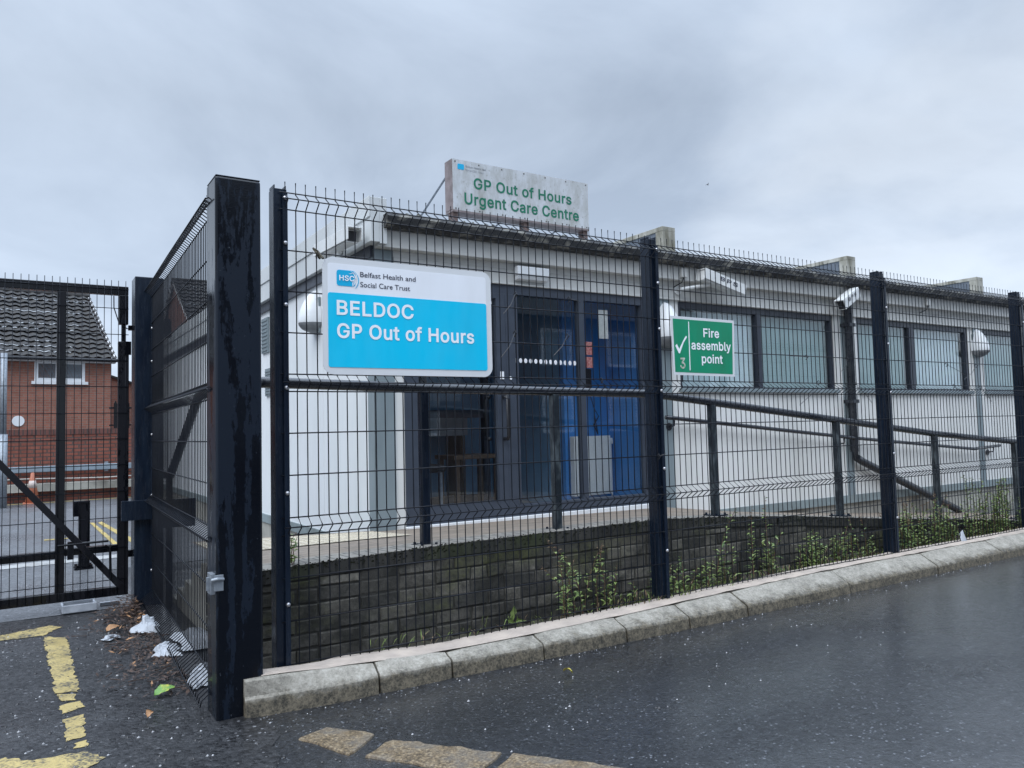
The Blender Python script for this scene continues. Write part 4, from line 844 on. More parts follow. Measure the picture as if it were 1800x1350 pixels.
# entrance screen
m = MB(); a, b = F-.012, F+.055
m.box(1.517, 4.112, a, b, 2.235, 2.314); m.box(1.517, 1.64, a, b, .335, 2.235); m.box(2.376, 2.565, a, b, .335, 2.235); m.box(3.262, 3.32, a, b, .335, 2.235); m.box(4.012, 4.112, a, b, .335, 2.235)
m.box(1.64, 2.376, a, b, .335, .48); m.box(2.565, 3.262, a, b, .335, .43); m.box(3.32, 4.012, a, b, .335, .43)
m.box(1.64, 2.376, a, b, 2.19, 2.235)
m.box(2.468, 2.474, a-.003, a-.0003, .34, 2.23)
m.box(2.585, 2.60, a+.01, a+.02, .43, 2.235)
ds = m.build('entrance_door', FRAME, bd, bevel=.004)
for x0, x1, z0, z1 in ((1.64, 2.376, .48, 2.19), (2.565, 3.262, .43, 2.235), (3.32, 4.012, .43, 2.235)):
    m = MB(); m.box(x0, x1, F+.025, F+.031, z0, z1); m.build('pane', GLASSD, ds)
m = MB(); m.box(1.50, 4.13, F-.045, F+.05, .285, .3349); m.build('threshold', UPVC, ds, bevel=.003)
for x, y, yy in ((2.43, F-.012, -.075), (2.335, F+.06, .07)):
    m = MB(); m.tube([(x, y, 1.35), (x, y+yy*.8, 1.35), (x, y+yy, 1.325), (x, y+yy, 1.02), (x, y+yy*.8, .995), (x, y, .995)], .016, 10); m.build('handle', BLK, ds, smooth=True)
for i in range(13): m = MB(); m.disc((2.583+i*.0535, F+.0215, 1.668-.0008*i), .0165, 14, t=.002, rz=.021); m.build('safety_dot', WHITEL, ds)
m = MB(); m.box(2.405, 2.44, a-.005, a-.0004, 1.50, 1.565); m.build('sticker', WHITEL, ds)
m = MB(); m.disc((2.505, a-.004, 1.51), .016, 12, t=.003); m.build('sticker', WHITEL, ds)
m = MB(); m.box(2.22, 2.36, F+.02, F+.0245, 2.145, 2.17); m.build('sticker', WHITEL, ds)
m = MB(); m.box(3.35, 3.44, F+.0205, F+.0245, 1.74, 1.86); m.box(3.35, 3.44, F+.0205, F+.0245, 1.62, 1.72); m.build('red_notice', REDN, ds)
m = MB(); m.box(3.53, 3.64, F+.035, F+.037, 1.90, 2.17)
m.build('paper_notice', PAPERN, ds)
# lobby behind the glass
m = MB(); m.box(1.38, 4.14, F+.056, 4.9, .24, .31); m.build('lobby_floor', LOBF, bd)
m = MB(); m.box(1.38, 4.14, F+.1005, 4.9, 2.52, 2.56); m.build('lobby_ceiling', LOBC, bd)
m = MB(); m.box(4.10, 4.139, F+.101, 4.9, .31, 2.52); m.box(3.52, 4.0995, 2.50, 2.58, .31, 2.52); m.build('lobby_wall', BLUEW, bd)
m = MB(); m.box(1.38, 3.29, 3.9, 4.0, .31, 2.52); m.box(1.381, 1.42, F+.101, 3.89, .31, 2.52); m.box(3.52, 3.60, 2.581, 3.89, .31, 2.52); m.box(3.291, 3.519, 3.9, 4.0, .31, 2.52); m.build('lobby_back_wall', plain('dim_blue_wall', (.16, .33, .50), (.14, .29, .45), 2, .6), bd)
m = MB(); m.box(2.30, 2.36, 3.2, 3.26, .311, 2.5); m.box(3.0, 3.07, 3.2, 3.26, .311, 2.5); m.box(2.36, 3.0, 3.2, 3.26, 2.2, 2.5); m.box(2.36, 3.0, 3.2, 3.26, .311, .42); m.box(2.36, 3.0, 3.205, 3.255, 1.2, 1.28); m.build('inner_door_frame', WFRAME, bd)
ra = thing('radiator', 'white panel radiator on the blue lobby wall behind the glass', 'radiator', (3.65, 2.45, .36))
m = MB(); m.box(3.56, 4.02, 2.41, 2.48, .40, .985)
for i in range(14): m.box(3.572+i*.0325, 3.589+i*.0325, 2.404, 2.4099, .41, .96)
m.build('panel', RADW, ra, bevel=.006)
m = MB(); m.lathe([(.022, 0), (.026, .02), (.02, .06)], (4.05, 2.445, .90), 10); m.tube([(4.05, 2.445, .31), (4.05, 2.445, .9)], .009, 8); m.build('valve', PLASW, ra)
ch = thing('chair', 'dark upholstered chair seen through the entrance door glass', 'chair', (2.0, 2.75, .31))
m = MB(); m.box(1.80, 2.22, 2.55, 2.98, .70, .77); m.build('seat', BLK, ch, bevel=.02)
m = MB(); m.box(1.82, 2.20, 2.93, 3.0, .80, 1.22); m.build('backrest', BLK, ch, bevel=.03)
for x in (1.82, 2.18):
    for y in (2.58, 2.95): m = MB(); m.tube([(x, y, .31), (x, y, .70)], .014, 8); m.build('leg', GALV, ch)
tb = thing('wooden_table', 'small brown wooden table inside the lobby', 'table', (2.66, 2.9, .31))
m = MB(); m.box(2.38, 2.90, 2.7, 3.1, .80, .84); m.build('table_top', WOOD, tb, bevel=.004)
for x in (2.41, 2.85):
    for y in (2.73, 3.05): m = MB(); m.box(x, x+.045, y, y+.045, .31, .80); m.build('leg', WOOD, tb)
dk = thing('reflection_band', 'grey band across the lobby behind the left door, added for a reflection', 'counter', (2.2, 4.2, .31))  # added grey slab in place of a band reflected in the door glass
m = MB(); m.box(1.45, 2.95, 3.45, 3.5, 1.02, 1.28); m.build('band_panel', plain('reflection_band_grey', (.30, .32, .34), (.26, .28, .30), 6, .5), dk)
m = MB(); m.box(1.45, 2.95, 3.5001, 3.85, 1.25, 1.28); m.box(1.45, 1.5, 3.51, 3.85, .31, 1.25); m.box(2.9, 2.95, 3.51, 3.85, .31, 1.25); m.build('band_body', WOOD, dk)
wp = thing('payphone', 'small black wall phone on the blue lobby wall', 'phone', (3.75, 2.47, 1.4))
m = MB(); m.box(3.72, 3.83, 2.44, 2.4995, 1.42, 1.66); m.build('body', BLK, wp, bevel=.01)
m = MB(); m.tube([(3.80, 2.46, 1.44), (3.86, 2.45, 1.25), (3.92, 2.46, 1.18), (3.86, 2.47, 1.10), (3.91, 2.47, 1.0), (3.87, 2.47, 1.2)], .006, 5); m.build('cord', BLK, wp)

# downpipe: part of the building, with its sloping tail
m = MB(); m.tube([(7.23, F-.13, 2.67), (7.22, F-.07, 2.50), (7.215, F-.07, .72), (7.25, F-.07, .64), (7.35, F-.075, .59), (9.35, F-.10, -.13)], .045, 12); dp = m.build('downpipe', PIPE, bd, smooth=True)
for z in (2.2, 1.3): m = MB(); m.box(7.15, 7.28, F-.12, F-.0005, z-.02, z+.02); m.build('pipe_bracket', PIPE, dp)

# ------------------------------------------------------------------ fittings on the building
def dome_lamp(c, nrm, label, s=1.0):
    c = Vector(c); nrm = Vector(nrm); side = Vector((0, 0, 1)).cross(nrm)
    t = thing('wall_lamp', label, 'wall lamp', c, 'white dome wall lamps')
    WT = [(0, .0), (.03, .025), (.1, .05), (.2, .072), (.35, .094), (.5, .110), (.65, .120), (.75, .122), (.84, .117), (.92, .098), (.97, .07), (1, .04)]
    def egg(u, v):
        a = math.pi*u; w = interp(v, WT)
        return c+side*(math.cos(a)*w*s)+nrm*(math.sin(a)*w*1.45*s)+Vector((0, 0, (.20-.40*v)*s))
    m = MB(); m.grid(lambda u, v: egg(u, v*.78), 18, 22); m.build('housing', PLASW, t, smooth=True)
    m = MB(); m.grid(lambda u, v: egg(u, .782+v*.218), 18, 8); m.add([egg(k/18, .999) for k in range(19)], [tuple(range(19))]); m.build('lens', PLASG, t, smooth=True)
    m = MB(); q = [c+side*(dx*s)+Vector((0, 0, dz*s))+nrm*dn for dn in (.001, .02) for dx, dz in ((-.10, -.2), (.10, -.2), (.10, .12), (-.10, .12))]
    m.add(q, [(0, 1, 2, 3), (7, 6, 5, 4), (0, 4, 5, 1), (1, 5, 6, 2), (2, 6, 7, 3), (3, 7, 4, 0)]); m.build('back_plate', TRIM, t)
dome_lamp((XC-.002, 3.25, 2.20), (-1, 0, 0), 'white dome wall lamp on the white end wall, just left of the large cyan sign')
dome_lamp((4.33, F-.002, 2.06), (0, -1, 0), 'white dome wall lamp beside the entrance, just above left of the green fire sign', 1.15)
dome_lamp((10.21, F-.002, 2.11), (0, -1, 0), 'white dome wall lamp between two windows at the far right of the clinic', 1.0)
el_ = thing('emergency_light', 'white box-shaped emergency light above the clinic entrance door', 'light', (2.72, F-.02, 2.36))
m = MB(); m.box(2.555, 2.89, F-.095, F-.019, 2.40, 2.475); m.build('housing', PLASW, el_, bevel=.008)
m = MB(); m.prism([(F-.085, 2.3999), (F-.019, 2.3999), (F-.019, 2.355), (F-.07, 2.365)], 'x', 2.565, 2.88); m.build('diffuser', PLASW, el_, bevel=.004)
for x, lab in ((4.50, 'small pale junction box on the fascia, left of the large wall camera'), (8.85, 'small pale junction box on the fascia above the second window')):
    m = MB(); m.box(x-.04, x+.04, F-.135, F-.1005, 2.53, 2.62)
    t = thing('junction_box', lab, 'junction box', (x, F-.12, 2.53)); m.build('box', FASC, t, bevel=.004)
    m = MB(); m.tube([(x, F-.12, 2.53), (x-.02, F-.11, 2.48), (x-.06, F-.03, 2.44)], .006, 6); m.build('cable', BLK, t)
def cctv(label, mount, wallp, head, direction, length, up=(0, 0, 1), letters=None, w=.10, h=.10):
    d = Vector(direction).normalized(); side = d.cross(Vector(up)).normalized(); u = side.cross(d); h0 = Vector(head)
    t = thing('security_camera', label, 'security camera', wallp, 'security cameras')
    def B(a0, a1, s0, s1, z0, z1):
        m = MB(); m.add([h0+d*a+side*b+u*c for c in (z0, z1) for b in (s0, s1) for a in (a0, a1)], [(0, 2, 3, 1), (4, 5, 7, 6), (0, 1, 5, 4), (2, 6, 7, 3), (0, 4, 6, 2), (1, 3, 7, 5)]); return m
    B(0, length*.92, -w/2+.01, w/2-.01, -h/2, h/2-.008).build('housing', CCTVW, t, bevel=.006)
    m = B(-.01, length, -w/2, w/2, h/2-.007, h/2+.004)
    for sgn in (-1, 1): q = B(-.01, length, sgn*w/2-.003, sgn*w/2+.003, -h/2+.012, h/2-.0075); m.add(q.v, q.f)
    m.build('sun_shield', CCTVW, t, bevel=.003)
    B(length*.9201, length*.925, -w/2+.02, w/2-.02, -h/2+.012, h/2-.02).build('lens_window', BLK, t)
    m = MB(); m.tube([Vector(wallp), Vector(wallp)+Vector(mount)*.6, h0+d*length*.25-u*(h/2)], .018, 8); m.tube([Vector(wallp)-Vector(mount).normalized()*.0, Vector(wallp)+Vector(mount).normalized()*.012], .05, 12)
    m.build('bracket', CCTVW, t, smooth=False)
    if letters:
        s_ = -1 if (side.dot(Vector((0, -1, 0))) < 0) else 1
        # letters on the flank that faces the road
        xd = d if letters[1] > 0 else -d; zd = u
        o3 = h0+side*(s_*(w/2+.0035))
        glyph_part(letters[0], letters[2]*length if letters[1] > 0 else -letters[3]*length, letters[3]*length if letters[1] > 0 else -letters[2]*length, h/2-.062, .042, 0, NAVYT, t, o3=o3, xdir=xd, zdir=zd, gap=120)
cctv('large white wall camera marked BPS, aimed right, above the first clinic window', (0, -.1, 0), (4.50, F-.02, 2.42), (4.66, F-.20, 2.555), (.62, -.03, -.15), .56, letters=('BPS', 1, .35, .78), w=.12, h=.115)
cctv('white wall camera marked BPS, aimed left, in front of the black downpipe', (0, -.1, 0), (7.05, F-.10, 2.50), (7.17, F-.20, 2.555), (-.37, -.06, -.175), .43, letters=('BPS', -1, .22, .72), w=.11, h=.125)
cctv('dark-fronted wall camera under the verge of the white end wall', (-.1, 0, 0), (XC-.08, 2.4, 2.60), (1.09, 2.60, 2.60), (0, -1, -.03), .80, w=.11, h=.11)

# ------------------------------------------------------------------ handrails
hr = thing('handrail', 'dark tubular handrail along the landing and ramp edge behind the fence', 'handrail', (2.5, .4, 0))
RP = [(-.10, 2.95, .79), (-.10, 2.45, .80), (-.10, 1.40, 1.33), (-.10, .52, 1.345), (-.07, .42, 1.35), (.04, .4, 1.352), (.95, .4, 1.329), (1.9, .4, 1.314), (2.72, .4, 1.302), (2.95, .4, 1.28), (4.84, .4, 1.086), (6.32, .4, .934), (8.08, .4, .794), (9.6, .4, .68)]
m = MB(); m.tube(RP, .029, 12); m.build('rail', RAILM, hr, smooth=True)
for i, (x, z0) in enumerate(((.949, .415), (1.89, .420), (3.338, .40), (4.834, .275), (6.339, .135), (7.862, .0), (9.3, -.13))):
    zt = interp(x, [(p[0], p[2]) for p in RP[5:]])-.02
    m = MB(); m.box(x-.025, x+.025, .375, .425, z0-.02, zt); po = m.build('post', NAVY if i == 0 else RPOST, hr, bevel=.004)
    m = MB(); m.box(x-.06, x+.06, .335, .465, z0-.003, z0+.008)
    for dx in (-.045, .045):
        for dy in (-.05, .05): m.lathe([(.009, 0), (.009, .012)], (x+dx, .4+dy, z0+.008), 6)
    m.build('base_plate', NAVY, po)
for y, z0, z1 in ((.75, .38, 1.34), (2.5, ZR, .8)):
    m = MB(); m.box(-.12, -.08, y-.02, y+.02, z0, z1-.02); m.build('post', NAVY, hr, bevel=.004)
wr = thing('wall_handrail', 'thin dark handrail fixed low along the clinic wall above the ramp', 'handrail', (7, F-.09, .9))
m = MB(); m.tube([(4.22, F-.09, 1.15), (4.32, F-.09, 1.142), (7.2, F-.09, .871), (9.83, F-.09, .653), (10.52, F-.09, .677)], .021, 10); m.build('rail', RAILM, wr, smooth=True)
for x, z in ((4.33, 1.14), (7.0, .888), (10.35, .67)):
    m = MB(); m.tube([(x, F-.09, z-.015), (x, F-.085, z-.07), (x, F-.012, z-.08)], .009, 8); m.tube([(x, F-.016, z-.08), (x, F-.0005, z-.08)], .04, 12); m.build('bracket', RAILM, wr)
#__BACK__
# ------------------------------------------------------------------ beyond the gate
def tiled(m, P, du, dv, nu, nv, amp=.05, drop=.06):
    """pantile slope: P + du*u + dv*v (v runs down the slope)"""
    P, du, dv = Vector(P), Vector(du), Vector(dv); n = du.cross(dv).normalized()
    if n.z < 0: n = -n
    c = 6
    for j in range(nv):
        vs = []
        for e in (0, 1):
            for i in range(nu*c+1):
                ph = (i % c)/c; hgt = amp*(math.sin(2*math.pi*ph)*.5+.5)
                vs.append(P+du*(i/(nu*c))+dv*((j+(1.12 if e else 0))/nv)+n*(hgt+(drop if e else 0.0)))
        k = nu*c+1
        m.add(vs, [(i, i+1, k+i+1, k+i) for i in range(k-1)])
def house(name, label, x0, x1, y0, y1, zg, ze, zrg, wins, tiles=(30, 14), ov=.25, brickm=None, cat='house'):
    brickm = brickm or HBRK
    h = thing(name, label, cat, (x1, y0, zg)); ym = (y0+y1)/2
    m = MB(); m.add([(x0, y0, zg), (x1, y0, zg), (x1, y0, ze), (x0, y0, ze)], [(0, 1, 2, 3)]); m.add([(x0, y1, zg), (x1, y1, zg), (x1, y1, ze), (x0, y1, ze)], [(3, 2, 1, 0)])
    for x in (x0, x1): m.add([(x, y0, zg), (x, y1, zg), (x, y1, ze), (x, ym, zrg-.06), (x, y0, ze)], [(0, 1, 2, 3, 4)])
    m.build('wall', brickm, h)
    sl = (zrg-ze)/(ym-y0)
    m = MB(); zl = ze-ov*sl
    tiled(m, (x0-.12, ym, zrg), (x1-x0+.24, 0, 0), (0, y0-ov-ym, zl-zrg), tiles[0], tiles[1]); tiled(m, (x0-.12, ym, zrg), (x1-x0+.24, 0, 0), (0, y1+ov-ym, zl-zrg), tiles[0], tiles[1])
    rf = m.build('roof', TILE, h)
    m = MB(); m.tube([(x0-.12, ym, zrg+.03), (x1+.12, ym, zrg+.03)], .09, 8); m.build('ridge', TILE, rf)
    m = MB(); m.box(x0-.1, x1+.1, y0-ov+.02, y0-ov+.10, zl-.12, zl-.02); m.box(x0-.1, x1+.1, y0-ov+.10, y0, zl-.12, zl-.10)
    for x in (x0-.10, x1+.06):
        for ya, sg in ((y0-ov, 1), (y1+ov, -1)): m.bar((x+.02, ya, zl-.05), (x+.02, ym, zrg-.06), .04, .16)
    m.build('bargeboard', plain('pale_eaves_board', (.62, .61, .60), (.54, .53, .52), 3, .5), h)
    m = MB(); m.tube([(x0-.1, y0-ov-.04, zl-.03), (x1+.15, y0-ov-.04, zl-.03)], .06, 8); m.build('gutter', BLK, h)
    for (a, b, c, d) in wins:
        m = MB(); yf = y0-.02; t = .10
        m.box(a, b, yf, yf+.06, c, c+t); m.box(a, b, yf, yf+.06, d-t, d); m.box(a, a+t, yf, yf+.06, c+t, d-t); m.box(b-t, b, yf, yf+.06, c+t, d-t); mm = (a+b)/2; m.box(mm-.12, mm+.12, yf, yf+.06, c+t, d-t)
        w_ = m.build('window', UPVC, h)
        m = MB(); m.box(a+t, b-t, yf+.02, yf+.03, c+t, d-t); m.build('pane', SKYGLASS, w_)
        m = MB(); m.box(a-.08, b+.08, yf-.06, yf+.059, c-.09, c-.001); m.build('sill', UPVC, w_)
    return h
hs = house('brick_house', 'orange brick house with brown tiled roof and white window, seen through the gate', -9.5, 1.475, 24, 32.4, ZR, 3.72, 6.22, [(-.62, .74, 2.86, 3.50)], (36, 15))
hs.rotation_euler.z = R(6)
m = MB(); m.disc((-1.02, 23.97, 1.66), .16, 18, t=.03); m.build('round_vent', UPVC, hs)
house('brick_house', 'red brick gabled house rising beyond the clinic end wall, half hidden by the side fence', 4.6, 11, 28, 35.5, ZR, 5.5, 7.75, [], (22, 12), .2)
sh = thing('brick_outbuilding', 'low brick outbuilding with sloping roof right of the orange brick house', 'outbuilding', (2.6, 31, ZR))
m = MB(); m.add([(1.9, 30, ZR), (5.6, 30, ZR), (5.6, 30, 2.2), (1.9, 30, 3.5)], [(0, 1, 2, 3)]); m.add([(1.9, 30, ZR), (1.9, 34, ZR), (1.9, 34, 3.5), (1.9, 30, 3.5)], [(3, 2, 1, 0)]); m.build('wall', HBRK, sh)
m = MB(); m.bar((1.75, 32, 3.58), (5.7, 32, 2.19), 4.2, .08); m.build('roof', TILE, sh)

bw = thing('boundary_wall', 'red brick boundary wall across the far side of the yard', 'wall', (-3, 14.6, ZR))
m = MB(); m.box(-16, 4.5, 14.6, 14.85, ZR, 1.18); m.build('brickwork', BBRK, bw)
m = MB(); m.box(-16, 4.5, 14.585, 14.87, 1.1801, 1.29); m.build('coping', brick('dark_brick_coping', ((.17, .06, .045), (.12, .045, .035)), (.05, .04, .035), w=.075, h=.3, bump=.2), bw)
m = MB(); m.grid(lambda u, v: (-16+20.5*u, (14.46 if v < .4 else 14.47) if v < .7 else 14.599, (ZR+.215 if v < .4 else .20) if v < .7 else .215), 100, 3); m.build('ledge', CONC, bw)
br = thing('guard_rail', 'pale blue-grey metal rail fixed along the boundary brick wall', 'guard rail', (-3, 14.5, .45))
m = MB(); m.box(-16, 4.5, 14.47, 14.52, .44, .56); m.build('beam', BARR, br, bevel=.01)
for i in range(7): m = MB(); m.box(-14+i*2.9, -13.93+i*2.9, 14.521, 14.585, .40, .6); m.build('bracket', GALV, br)
m = MB(); m.tube([(-16+.5*i, 14.42, .30-.02*math.sin(i)) for i in range(41)], .014, 6)
tag(m.build('rope', plain('pale_rope', (.45, .42, .38), (.36, .33, .3), 9, .7)), 'thin pale rope strung along the boundary wall below the rail', 'rope')
cn = thing('traffic_cone', 'faded orange traffic cone standing by the far boundary wall', 'traffic cone', (-.775, 14.25, ZR))
m = MB(); m.lathe([(.125, .02), (.03, .60), (.02, .605)], (-.775, 14.25, ZR), 18); m.build('body', CONE, cn, smooth=True)
m = MB(); m.box(-.775-.16, -.775+.16, 14.09, 14.41, ZR, ZR+.025); m.build('base', CONE, cn, bevel=.01)
m = MB(); m.lathe([(.0815, .31), (.058, .45)], (-.775, 14.25, ZR), 18); m.build('band', BAND, cn, smooth=True)
gl = thing('galvanised_pole', 'plain grey galvanised pole in front of the brick house', 'pole', (-1.26, 13.6, ZR))
m = MB(); m.tube([(-1.26, 13.6, ZR), (-1.26, 13.6, 1.2)], .075, 12); m.build('lower_tube', GALV, gl, smooth=True)
m = MB(); m.tube([(-1.26, 13.6, 1.2), (-1.26, 13.6, 2.72)], .055, 12); m.build('upper_tube', GALV, gl, smooth=True)
pf = thing('palisade_fence', 'short run of black vertical railings on top of the boundary wall', 'fence', (2.2, 14.72, 1.29))
m = MB()
for i in range(11):
    x = .72+i*.23; m.box(x-.035, x+.035, 14.70, 14.72, 1.29, 1.80); m.prism([(x-.035, 1.80), (x+.035, 1.80), (x, 1.88)], 'y', 14.70, 14.72)
m.build('pales', GATEB, pf)
m = MB(); m.box(.6, 3.2, 14.7205, 14.75, 1.70, 1.74); m.box(.6, 3.2, 14.7205, 14.75, 1.34, 1.37); m.build('rail', GATEB, pf)
# terrace across the road behind the camera: it is what the door glass mirrors
for i, (x0, x1, lab) in enumerate(((2, 11.5, 'dark brick terrace house across the road, mirrored in the clinic door glass'), (13, 22, 'second brick terrace house across the road, farther along'))):
    DBRK = bpy.data.materials.get('sooty_brick') or brick('sooty_brick', ((.15, .10, .085), (.115, .08, .07)), (.10, .09, .08))
    h = thing('terrace_house', lab, 'house', ((x0+x1)/2, -15, ZR))
    m = MB(); m.box(x0, x1, -22, -14, ZR, 4.9); m.build('wall', DBRK, h)
    m = MB(); m.prism([(-22.3, 4.85), (-13.7, 4.85), (-18, 7.6)], 'x', x0-.2, x1+.2); m.build('roof', TILE, h)
    for k in range(3):
        for z in (.9, 3.2):
            xx = x0+.9+k*2.9; m = MB(); m.box(xx, xx+1.3, -13.999, -13.95, z, z+1.25); w_ = m.build('window', UPVC, h)
            m = MB(); m.box(xx+.1, xx+1.2, -13.949, -13.945, z+.1, z+1.15); m.build('pane', SKYGLASS, w_)
#__SMALL__
# ------------------------------------------------------------------ weeds
def leaf(m, base, d, up, L, W, mi):
    d = d.normalized(); s_ = d.cross(up).normalized(); dr = Vector((0, 0, -L*.25))
    m.add([base, base+d*L*.45+s_*W+up*.004, base+d*L+dr, base+d*L*.45-s_*W+up*.004, base+d*L*.5-up*.003], [(0, 1, 4), (1, 2, 4), (2, 3, 4), (3, 0, 4)], mi)
def weed(x, y, h, stems, label, seed=False, dens=1.0, z0=-.06, spread=.09, L=.072):
    t = thing('weed', label, 'weed', (x, y, z0), 'weeds along the fence foot')
    ms, ml = MB(), MB()
    for s in range(stems):
        bx, by = x+random.gauss(0, spread), min(max(y+random.gauss(0, .05), .03), .27) if z0 < .2 else y+random.gauss(0, .02); hh = h*random.uniform(.5, 1.0) if s else h
        lean = Vector((random.gauss(0, .20), random.gauss(0, .06)-.02, 0)); pts = []
        for k in range(6): f = k/5; pts.append(Vector((bx, by, z0))+lean*(f*f*hh*1.3)+Vector((random.gauss(0, .004), random.gauss(0, .003), hh*f)))
        ms.tube(pts, .0032, 5, 0, .0014)
        n = int(hh/.022*dens)
        for k in range(n):
            f = .08+.92*k/n; i = min(int(f*5), 4); p = pts[i].lerp(pts[i+1], f*5-i); a = random.uniform(0, 6.28)
            d = Vector((math.cos(a), math.sin(a)*.8, random.uniform(.1, .7)))
            top = f > .8 and seed
            leaf(ml, p, d, Vector((0, 0, 1)), (L*(1.1-.65*f) if not top else .03)*random.uniform(.7, 1.2), (.011 if not top else .0035)*random.uniform(.8, 1.3), 2 if (top and random.random() < .7) else random.choice((0, 0, 1)))
    ms.build('stem', STEM, t); ml.build('foliage', [LEAFG, LEAFD, LEAFR], t)
weed(1.76, .14, .50, 6, 'tall seeding weed clump with pinkish tips, left of the middle fence post', True)
weed(2.02, .16, .40, 4, 'slender weed with reddish seed head, beside the tall seeding clump', True)
weed(2.22, .17, .26, 2, 'small single weed between the seeding clump and the middle fence post')
weed(2.58, .15, .26, 7, 'low bushy green weeds just right of the middle fence post', dens=1.4)
weed(2.85, .16, .22, 6, 'low leafy weeds beneath the fire assembly sign', dens=1.3)
weed(3.10, .18, .56, 3, 'tall leafy weed with pale narrow leaves reaching the top of the brick wall', L=.09)
weed(3.50, .18, .60, 3, 'tallest upright weed spire against the brick wall, right of the fire sign', True)
weed(3.75, .17, .34, 4, 'arching long-leaved weed beside the tallest spire', L=.11)
weed(4.15, .16, .30, 9, 'dense yellow-green weed patch midway between the two right fence posts', dens=1.6)
weed(4.40, .17, .26, 8, 'bright low weed patch left of the brown dried stalk', dens=1.5)
weed(4.62, .18, .38, 3, 'dried brown weed stalk just left of the right fence post', True, .6)
weed(4.80, .15, .24, 5, 'small green weeds at the foot of the right fence post', dens=1.2)
for i, (x, h, lab) in enumerate(((5.35, .46, 'leafy bush of weeds immediately right of the right fence post'), (5.75, .50, 'bushy weed clump under the end of the sloping black pipe'), (6.15, .36, 'low round weed clump in the gap of the dark wall'),
                                  (6.75, .62, 'tall feathery green weed bush in front of the last rail post'), (7.05, .55, 'feathery green weeds right of the tall bush'), (7.45, .40, 'weeds at the right edge of the photo'))):
    weed(x, .17, h, 13, lab, i in (0, 1), 1.5, -.06, .15)
weed(.14, .34, .17, 4, 'small bright green fern-like weed growing from the coping beside the first fence post', False, 1.2, .40, .03, .06)
m = MB(); leaf(m, Vector((1.40, .20, -.06)), Vector((.1, -.1, 1)), Vector((0, -1, 0)), .15, .022, 0); leaf(m, Vector((1.41, .2, -.06)), Vector((-.5, -.2, .5)), Vector((0, -1, 0)), .08, .018, 0); leaf(m, Vector((1.40, .2, -.06)), Vector((.8, -.2, .3)), Vector((0, -1, 0)), .10, .015, 0)
tag(m.build('dock_leaf', LEAFG), 'single broad green dock leaf at the foot of the brick wall', 'weed')
m = MB()
for i in range(1500):
    x = random.choice((random.uniform(.5, 9), random.gauss(4.3, .5), random.gauss(2.6, .3), random.gauss(6.5, .8))); y = random.uniform(-.01, .25); a = random.uniform(0, 6.28)
    leaf(m, Vector((x, y, -.055)), Vector((math.cos(a)*.6, math.sin(a)*.4, 1)), Vector((0, 0, 1)), random.uniform(.02, .11), .003, random.choice((0, 0, 1, 2)))
tag(m.build('grass', [LEAFG, MOSSM, LEAFR]), None, None, None, 'stuff')

# ------------------------------------------------------------------ litter
def crumple(name, label, pts, hgt, seed, cat='litter', mat=None, group=None):
    rnd = random.Random(seed); n = 10; m = MB(); A, B, C_, D = [Vector((*p, 0)) for p in pts]; z0 = ZR+.012
    ph = [rnd.uniform(0, 6) for _ in range(6)]
    def fn(u, v):
        p = (A*(1-u)+B*u)*(1-v)+(D*(1-u)+C_*u)*v
        e_ = min(u, 1-u, v, 1-v)*2
        z = hgt*(e_**.6)*(.75+.25*math.sin(5*u+ph[0])*math.sin(4*v+ph[1]))+.018*math.sin(11*u+ph[2]+4*v)*math.sin(9*v+ph[3])*e_
        j = .012*math.sin(9*(u+v)+ph[4])
        return Vector((p.x+j+rnd.uniform(-.006, .006), p.y-j+rnd.uniform(-.006, .006), z0+max(z+rnd.uniform(-.010, .010)*e_, 0)))
    m.grid(fn, n, n); o = m.build(name, mat or PAPER, smooth=False)
    return tag(o, label, cat, group)
crumple('paper_litter', 'pointed white paper sheet lying on brown leaves by the side fence, nearest the gate', [(-.44, 1.80), (-.29, 1.70), (-.26, 1.92), (-.31, 2.06)], .11, 1)
crumple('paper_litter', 'crumpled wet white paper poking under the side fence, middle of three', [(-.40, 1.12), (-.27, 1.06), (-.25, 1.32), (-.34, 1.34)], .06, 2)
crumple('plastic_bag', 'white plastic bag lying behind the side fence mesh', [(-.22, 1.12), (-.02, 1.15), (-.06, 1.62), (-.24, 1.55)], .09, 3, 'bag')
crumple('paper_litter', 'rounded white paper scrap caught under the side fence by the tall corner post', [(-.33, .40), (-.20, .42), (-.19, .66), (-.29, .62)], .11, 4)
crumple('paper_litter', 'small lilac-white paper scrap among the brown leaves', [(-.60, 1.68), (-.50, 1.72), (-.51, 1.79), (-.59, 1.74)], .02, 5)
m = MB(); tr = thing('foam_tray', 'flat white foam tray wedged under the bottom rail of the gate', 'tray', (-.66, 2.82, ZR))
m.box(-.755, -.565, 2.72, 2.92, ZR+.004, ZR+.012); m.build('tray_base', PAPER, tr)
m = MB(); m.box(-.77, -.55, 2.705, 2.7199, ZR+.008, ZR+.065); m.box(-.77, -.55, 2.92, 2.935, ZR+.008, ZR+.055); m.box(-.77, -.7551, 2.72, 2.92, ZR+.008, ZR+.05); m.box(-.565, -.55, 2.72, 2.92, ZR+.008, ZR+.05); m.build('rim', PAPER, tr, bevel=.005)
m = MB(); m.box(-.52, -.39, 2.84, 2.87, ZR+.005, ZR+.03)
tag(m.build('foam_strip', PAPER), 'thin white strip of litter under the gate hinge end', 'litter')
